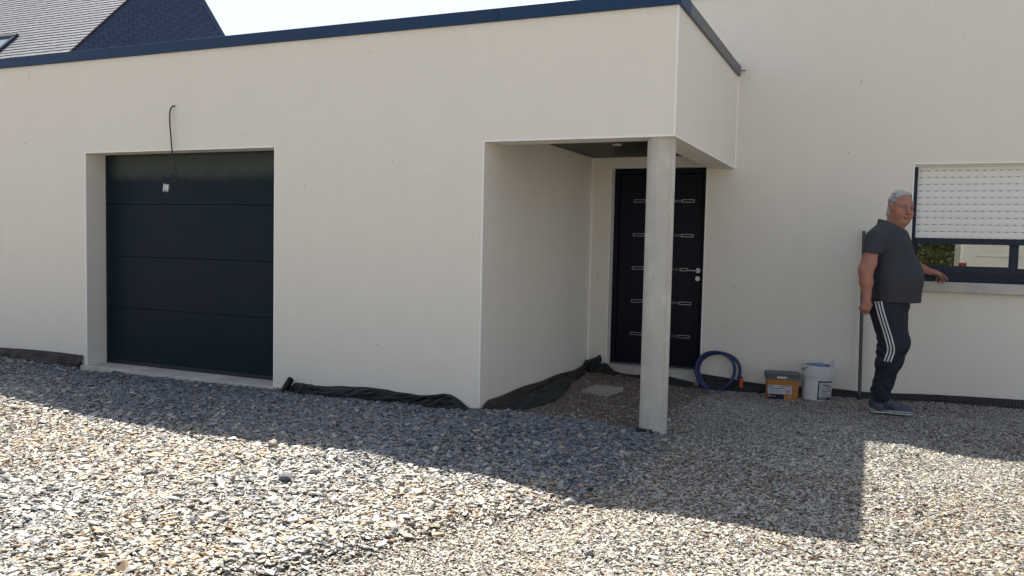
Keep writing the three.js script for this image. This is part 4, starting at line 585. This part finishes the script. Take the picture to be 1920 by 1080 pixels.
// ---------------------------------------------------------------- neighbouring house
{
  const XG = -12, RY = 8.58, RZ = -10.54, c45 = Math.SQRT1_2, n = thing('neighbour_house', 'slate roofed house with dark slate hung gable behind the garage roof', 'house');
  const wallM = mat([0.6, 0.57, 0.5], 0.9), under = mat([0.010, 0.013, 0.022], 0.8), gableM = [mat([0.022, 0.041, 0.100], 0.55, { specularIntensity: 0.5 }), mat([0.024, 0.043, 0.104], 0.55, { specularIntensity: 0.5 }), mat([0.020, 0.038, 0.095], 0.55, { specularIntensity: 0.5 })];
  part('wall', slab([[RZ - 4.0, -0.5], [RZ + 4.0, -0.5], [RZ + 4.0, 4.5], [RZ, RY - 0.06], [RZ - 4.0, 4.5]], 0, 12).rotateY(-Math.PI / 2).translate(XG - 0.02, 0, 0), [wallM][0], n);
  const gb = slab([[RZ - 3.7, 4.85], [RZ + 3.7, 4.85], [RZ, RY - 0.05]], 0, 0.02).rotateY(-Math.PI / 2).translate(XG + 0.01, 0, 0); part('gable', gb, under, n);
  const roofPlane = (s) => { const g = bx(-24.3, -0.05, 0, XG + 0.05, -0.01, 5.75); g.rotateX(s > 0 ? Math.PI / 4 : Math.PI * 0.75); if (s < 0) g.translate(0, -0.04, 0); g.translate(0, RY, RZ); return g; };
  const roof = part('roof', [roofPlane(1), roofPlane(-1)], under, n);
  for (const s of [1, -1]) { const g = bx(XG + 0.012, -0.16, 0.0, XG + 0.055, 0.012, 5.75, 0.004); g.rotateX(Math.PI / 4 * 1); if (s < 0) { const p = g.attributes.position; for (let i = 0; i < p.count; i++) p.setZ(i, -p.getZ(i)); for (let i = 0; i < p.count; i += 3) { const a = [p.getX(i), p.getY(i), p.getZ(i)]; p.setXYZ(i, p.getX(i + 1), p.getY(i + 1), p.getZ(i + 1)); p.setXYZ(i + 1, ...a); } g.computeVertexNormals(); } if (s < 0) part('verge_board', g.translate(0, RY, RZ), gableM[0], n); }
  const R = rng(5), sg = new THREE.BoxGeometry(0.216, 0.016, 0.22), edgeM = mat([0.06, 0.062, 0.072], 0.9), six = (m) => [edgeM, edgeM, m, m, edgeM, edgeM], rm = [[0.225, 0.235, 0.255], [0.24, 0.245, 0.26], [0.21, 0.22, 0.24], [0.25, 0.245, 0.25]].map((c) => mat(c, 0.5)), rest = [[], [], [], []];  // edgeM darkens the butts, painting the shade lines between courses
  const spots = [], edges = [], SL = -0.10;
  for (let k = 0; k < 36; k++) { const t = 0.9 + k * 0.125; for (let i = 0; i < 34; i++) { const half = k % 2 && i === 0, x = XG + 0.05 - (half ? 0.055 : (i + (k % 2 ? 0 : 0.5)) * 0.22); if (x < -19.5) continue; const y = RY - t * c45; if (x < -14.62 && x > -15.75 && y > 4.98 && y < 6.13) continue; spots.push([x, t, R(), R(), half ? 0.5 : 1]); } }
  const q = spots.filter((s) => RY - s[1] * c45 > 5.25).sort((a, b) => b[0] - a[0]), near = new Set(q.slice(0, 298));
  for (const s of spots) {
    const [x, t, a, b, hw] = s, M = new THREE.Matrix4().makeTranslation(x, RY - t * c45, RZ + t * c45).multiply(new THREE.Matrix4().makeRotationX(Math.PI / 4 + SL + (b - 0.5) * 0.02)).multiply(new THREE.Matrix4().makeTranslation(0, 0.016, (a - 0.5) * 0.014)).multiply(new THREE.Matrix4().makeScale(hw, 1, 1));
    const m = Math.floor(a * 4); if (near.has(s)) { const o = new THREE.Mesh(sg, six(rm[m])); o.name = 'slate'; o.castShadow = o.receiveShadow = true; roof.add(o); o.applyMatrix4(M); } else { const g = sg.toNonIndexed().applyMatrix4(M), top = g.clone(), edge = g.clone(), cut = (h, keep) => { for (const k of ['position', 'normal', 'uv']) { const a = h.attributes[k], w = a.itemSize, out = []; for (let f = 0; f < 6; f++) if (keep(f)) out.push(...a.array.slice(f * 6 * w, (f + 1) * 6 * w)); h.setAttribute(k, new THREE.Float32BufferAttribute(out, w)); } h.clearGroups(); return h; }; rest[m].push(cut(top, (f) => f === 2)); edges.push(cut(edge, (f) => f !== 2 && f !== 3)); }
  }
  rest.forEach((l, i) => { if (l.length) part('slates', merge(l), rm[i], roof).userData.kind = 'stuff'; }); part('slate_edges', merge(edges), edgeM, roof).userData.kind = 'stuff';
  const gw = 0.285, gh = 0.115, gg = new THREE.BoxGeometry(0.016, 0.20, gw - 0.011), dk = mat([0.006, 0.008, 0.014], 0.8), six2 = (m) => [m, m, m, dk, dk, dk]; let cnt = 0;  // dk paints the shadow under each gable slate onto its edges
  const gp = n.children.find((o) => o.name === 'gable');
  for (let k = 0; k < 27; k++) { const y = 5.4 + k * gh; for (let i = -16; i <= 16; i++) {
    const z = RZ + (i + (k % 2) * 0.5) * gw, w = (gw - 0.011) / 2; let poly = [[-w, -0.1], [w, -0.1], [w, 0.1], [-w, 0.1]], whole = true;
    for (const sd of [1, -1]) { const f = (p) => RY - 0.035 - (y + p[1]) - sd * (z + p[0] - RZ), out = []; for (let e = 0; e < poly.length; e++) { const p = poly[e], q = poly[(e + 1) % poly.length], fp = f(p), fq = f(q); if (fp >= 0) out.push(p); else whole = false; if (fp * fq < 0) { const t = fp / (fp - fq); out.push([p[0] + (q[0] - p[0]) * t, p[1] + (q[1] - p[1]) * t]); } } poly = out; if (poly.length < 3) break; }
    if (poly.length < 3) continue;
    let g = gg; if (!whole) { g = new THREE.ExtrudeGeometry(new THREE.Shape(poly.map((p) => new THREE.Vector2(-p[0], p[1]))), { depth: 0.012, bevelEnabled: false }).translate(0, 0, -0.006).rotateY(Math.PI / 2); }
    const m = gableM[Math.floor(R() * 3)], o = new THREE.Mesh(g, whole ? six2(m) : m); o.name = 'slate'; o.castShadow = o.receiveShadow = true; gp.add(o); o.position.set(XG + 0.038, y, z); o.rotation.z = 0.07 + R() * 0.012; if (whole) o.rotation.x = (R() - 0.5) * 0.016; cnt++; } }
  console.log('gable slates', cnt);
  { // roof window
    const F = mat([0.018, 0.026, 0.05], 0.4), put = (g) => g.rotateX(Math.PI / 4).translate(0, RY, RZ), t0 = 3.47, t1 = 4.95;
    const w = part('roof_window', [put(bx(-15.72, 0.0, t0, -14.62, 0.10, t0 + 0.09)), put(bx(-15.72, 0.0, t1 - 0.08, -14.62, 0.08, t1)), put(bx(-15.72, 0.0, t0 + 0.09, -15.62, 0.09, t1 - 0.08)), put(bx(-14.72, 0.0, t0 + 0.09, -14.62, 0.09, t1 - 0.08)), put(bx(-15.8, 0.012, t0 - 0.12, -14.45, 0.02, t0 - 0.002))], F, n);
    part('pane', put(bx(-15.62, 0.05, t0 + 0.09, -14.72, 0.06, t1 - 0.08)), new THREE.MeshPhysicalMaterial({ color: rgb(0.25, 0.32, 0.38), roughness: 0.03, metalness: 0.6 }), w);
  }
}
// ---------------------------------------------------------------- across the yard, seen in the window: a hedge and a white van
{
  const h = thing('hedge', 'dense green hedge behind the camera, mirrored in the window glass', 'hedge', [3.0, -0.05, 14.2]), R = rng(9);
  part('branches', bx(-9, 0, -0.35, 9, 2.1, 0.35, 0.1), mat([0.06, 0.07, 0.028], 0.9), h);
  const lg = new THREE.BufferGeometry(); lg.setAttribute('position', new THREE.Float32BufferAttribute([0, 0, 0, 0.03, 0.008, 0.04, 0, 0, 0.1, -0.03, 0.008, 0.04], 3)); lg.setIndex([0, 1, 2, 0, 2, 3]); lg.computeVertexNormals();
  const N = 30000, im = new THREE.InstancedMesh(lg, mat([1, 1, 1], 0.6), N), M = new THREE.Matrix4(), C = new THREE.Color(), Q = new THREE.Quaternion(), E = new THREE.Euler(); im.name = 'foliage'; im.userData.kind = 'stuff'; im.castShadow = true;
  for (let i = 0; i < N; i++) { const x = (R() - 0.5) * 18, b = 0.15 * (fbm(x * 1.3 + 30, 3, 4, 3) - 0.5), s = 0.45 + 0.5 * R(), f = R() < 0.8; const y = f ? R() * (2.15 + b * 2) : 2.1 + b * 2 + R() * 0.15, z = f ? -0.36 - R() * R() * 0.22 + b * 0.6 : (R() - 0.5) * 0.8; M.compose(new THREE.Vector3(x, y, z), Q.setFromEuler(E.set(R() * 6.3, R() * 6.3, R() * 6.3)), new THREE.Vector3(s, s, s)); im.setMatrixAt(i, M); const k = 0.6 + 0.8 * R() * (0.6 + 0.8 * fbm(x * 2 + 20, y * 2, 8, 2)); im.setColorAt(i, C.setRGB(0.17 * k, 0.185 * k, 0.075 * k)); }
  h.add(im);
  const v = thing('van', 'white panel van with red tail lamp parked behind the camera, mirrored in the window', 'van', [6.85, -0.05, 11.0]), white = mat([0.74, 0.75, 0.73], 0.3), dark = mat([0.02, 0.02, 0.022], 0.5);
  const s = new THREE.Shape(); s.moveTo(0, 0.35); s.lineTo(0.02, 1.5); s.quadraticCurveTo(0.04, 1.92, 0.25, 1.95); s.lineTo(3.2, 1.97); s.quadraticCurveTo(3.5, 1.95, 4.0, 1.25); s.quadraticCurveTo(4.75, 1.12, 4.85, 0.85); s.lineTo(4.88, 0.4);
  for (const x of [4.05, 0.95]) { s.lineTo(x + 0.37, 0.32); s.absarc(x, 0.32, 0.37, 0, Math.PI, false); } s.lineTo(0, 0.35);
  part('body', new THREE.ExtrudeGeometry(s, { depth: 1.66, bevelEnabled: true, bevelSize: 0.06, bevelThickness: 0.06, bevelSegments: 4, curveSegments: 10 }).translate(0, 0, 0.06), white, v);
  for (const z of [0.0, 1.78]) { const w = new THREE.Shape([[2.75, 1.2], [3.82, 1.2], [3.45, 1.72], [2.75, 1.76]].map((p) => new THREE.Vector2(...p))); part('window', new THREE.ExtrudeGeometry(w, { depth: 0.01, bevelEnabled: false }).translate(0, 0, z - 0.007), mat([0.02, 0.025, 0.028], 0.1), v); }
  for (const z of [0.0, 1.78]) { part('tail_lamp', bx(-0.065, 0.72, z - 0.012 + (z ? -0.14 : 0), 0.10, 1.12, z + (z ? 0.012 : 0.14), 0.02), mat([0.24, 0.05, 0.045], 0.3), v); part('door_rail', bx(0.3, 1.28, z - 0.008, 2.6, 1.295, z + 0.008), white, v); part('handle', bx(2.45, 1.02, z - 0.02, 2.62, 1.06, z + 0.02, 0.008), dark, v); }
  for (const x of [0.95, 4.05]) for (const z of [0.02, 1.56]) { const w = part('wheel', new THREE.TorusGeometry(0.235, 0.085, 16, 36).scale(1, 1, 1.2).translate(x, 0.32, z + 0.1), dark, v); part('rim', new THREE.CylinderGeometry(0.19, 0.19, 0.16, 24).rotateX(Math.PI / 2).translate(x, 0.32, z + 0.1), mat([0.4, 0.4, 0.42], 0.4), w); }
  part('bumper', bx(-0.1, 0.34, 0.0, 0.02, 0.56, 1.78, 0.03), dark, v); part('headlight', bx(4.72, 0.72, 0.1, 4.93, 0.92, 0.45, 0.03), mat([0.6, 0.6, 0.6], 0.15), v); part('headlight', bx(4.72, 0.72, 1.33, 4.93, 0.92, 1.68, 0.03), mat([0.6, 0.6, 0.6], 0.15), v);
}

renderer.render(scene, camera);
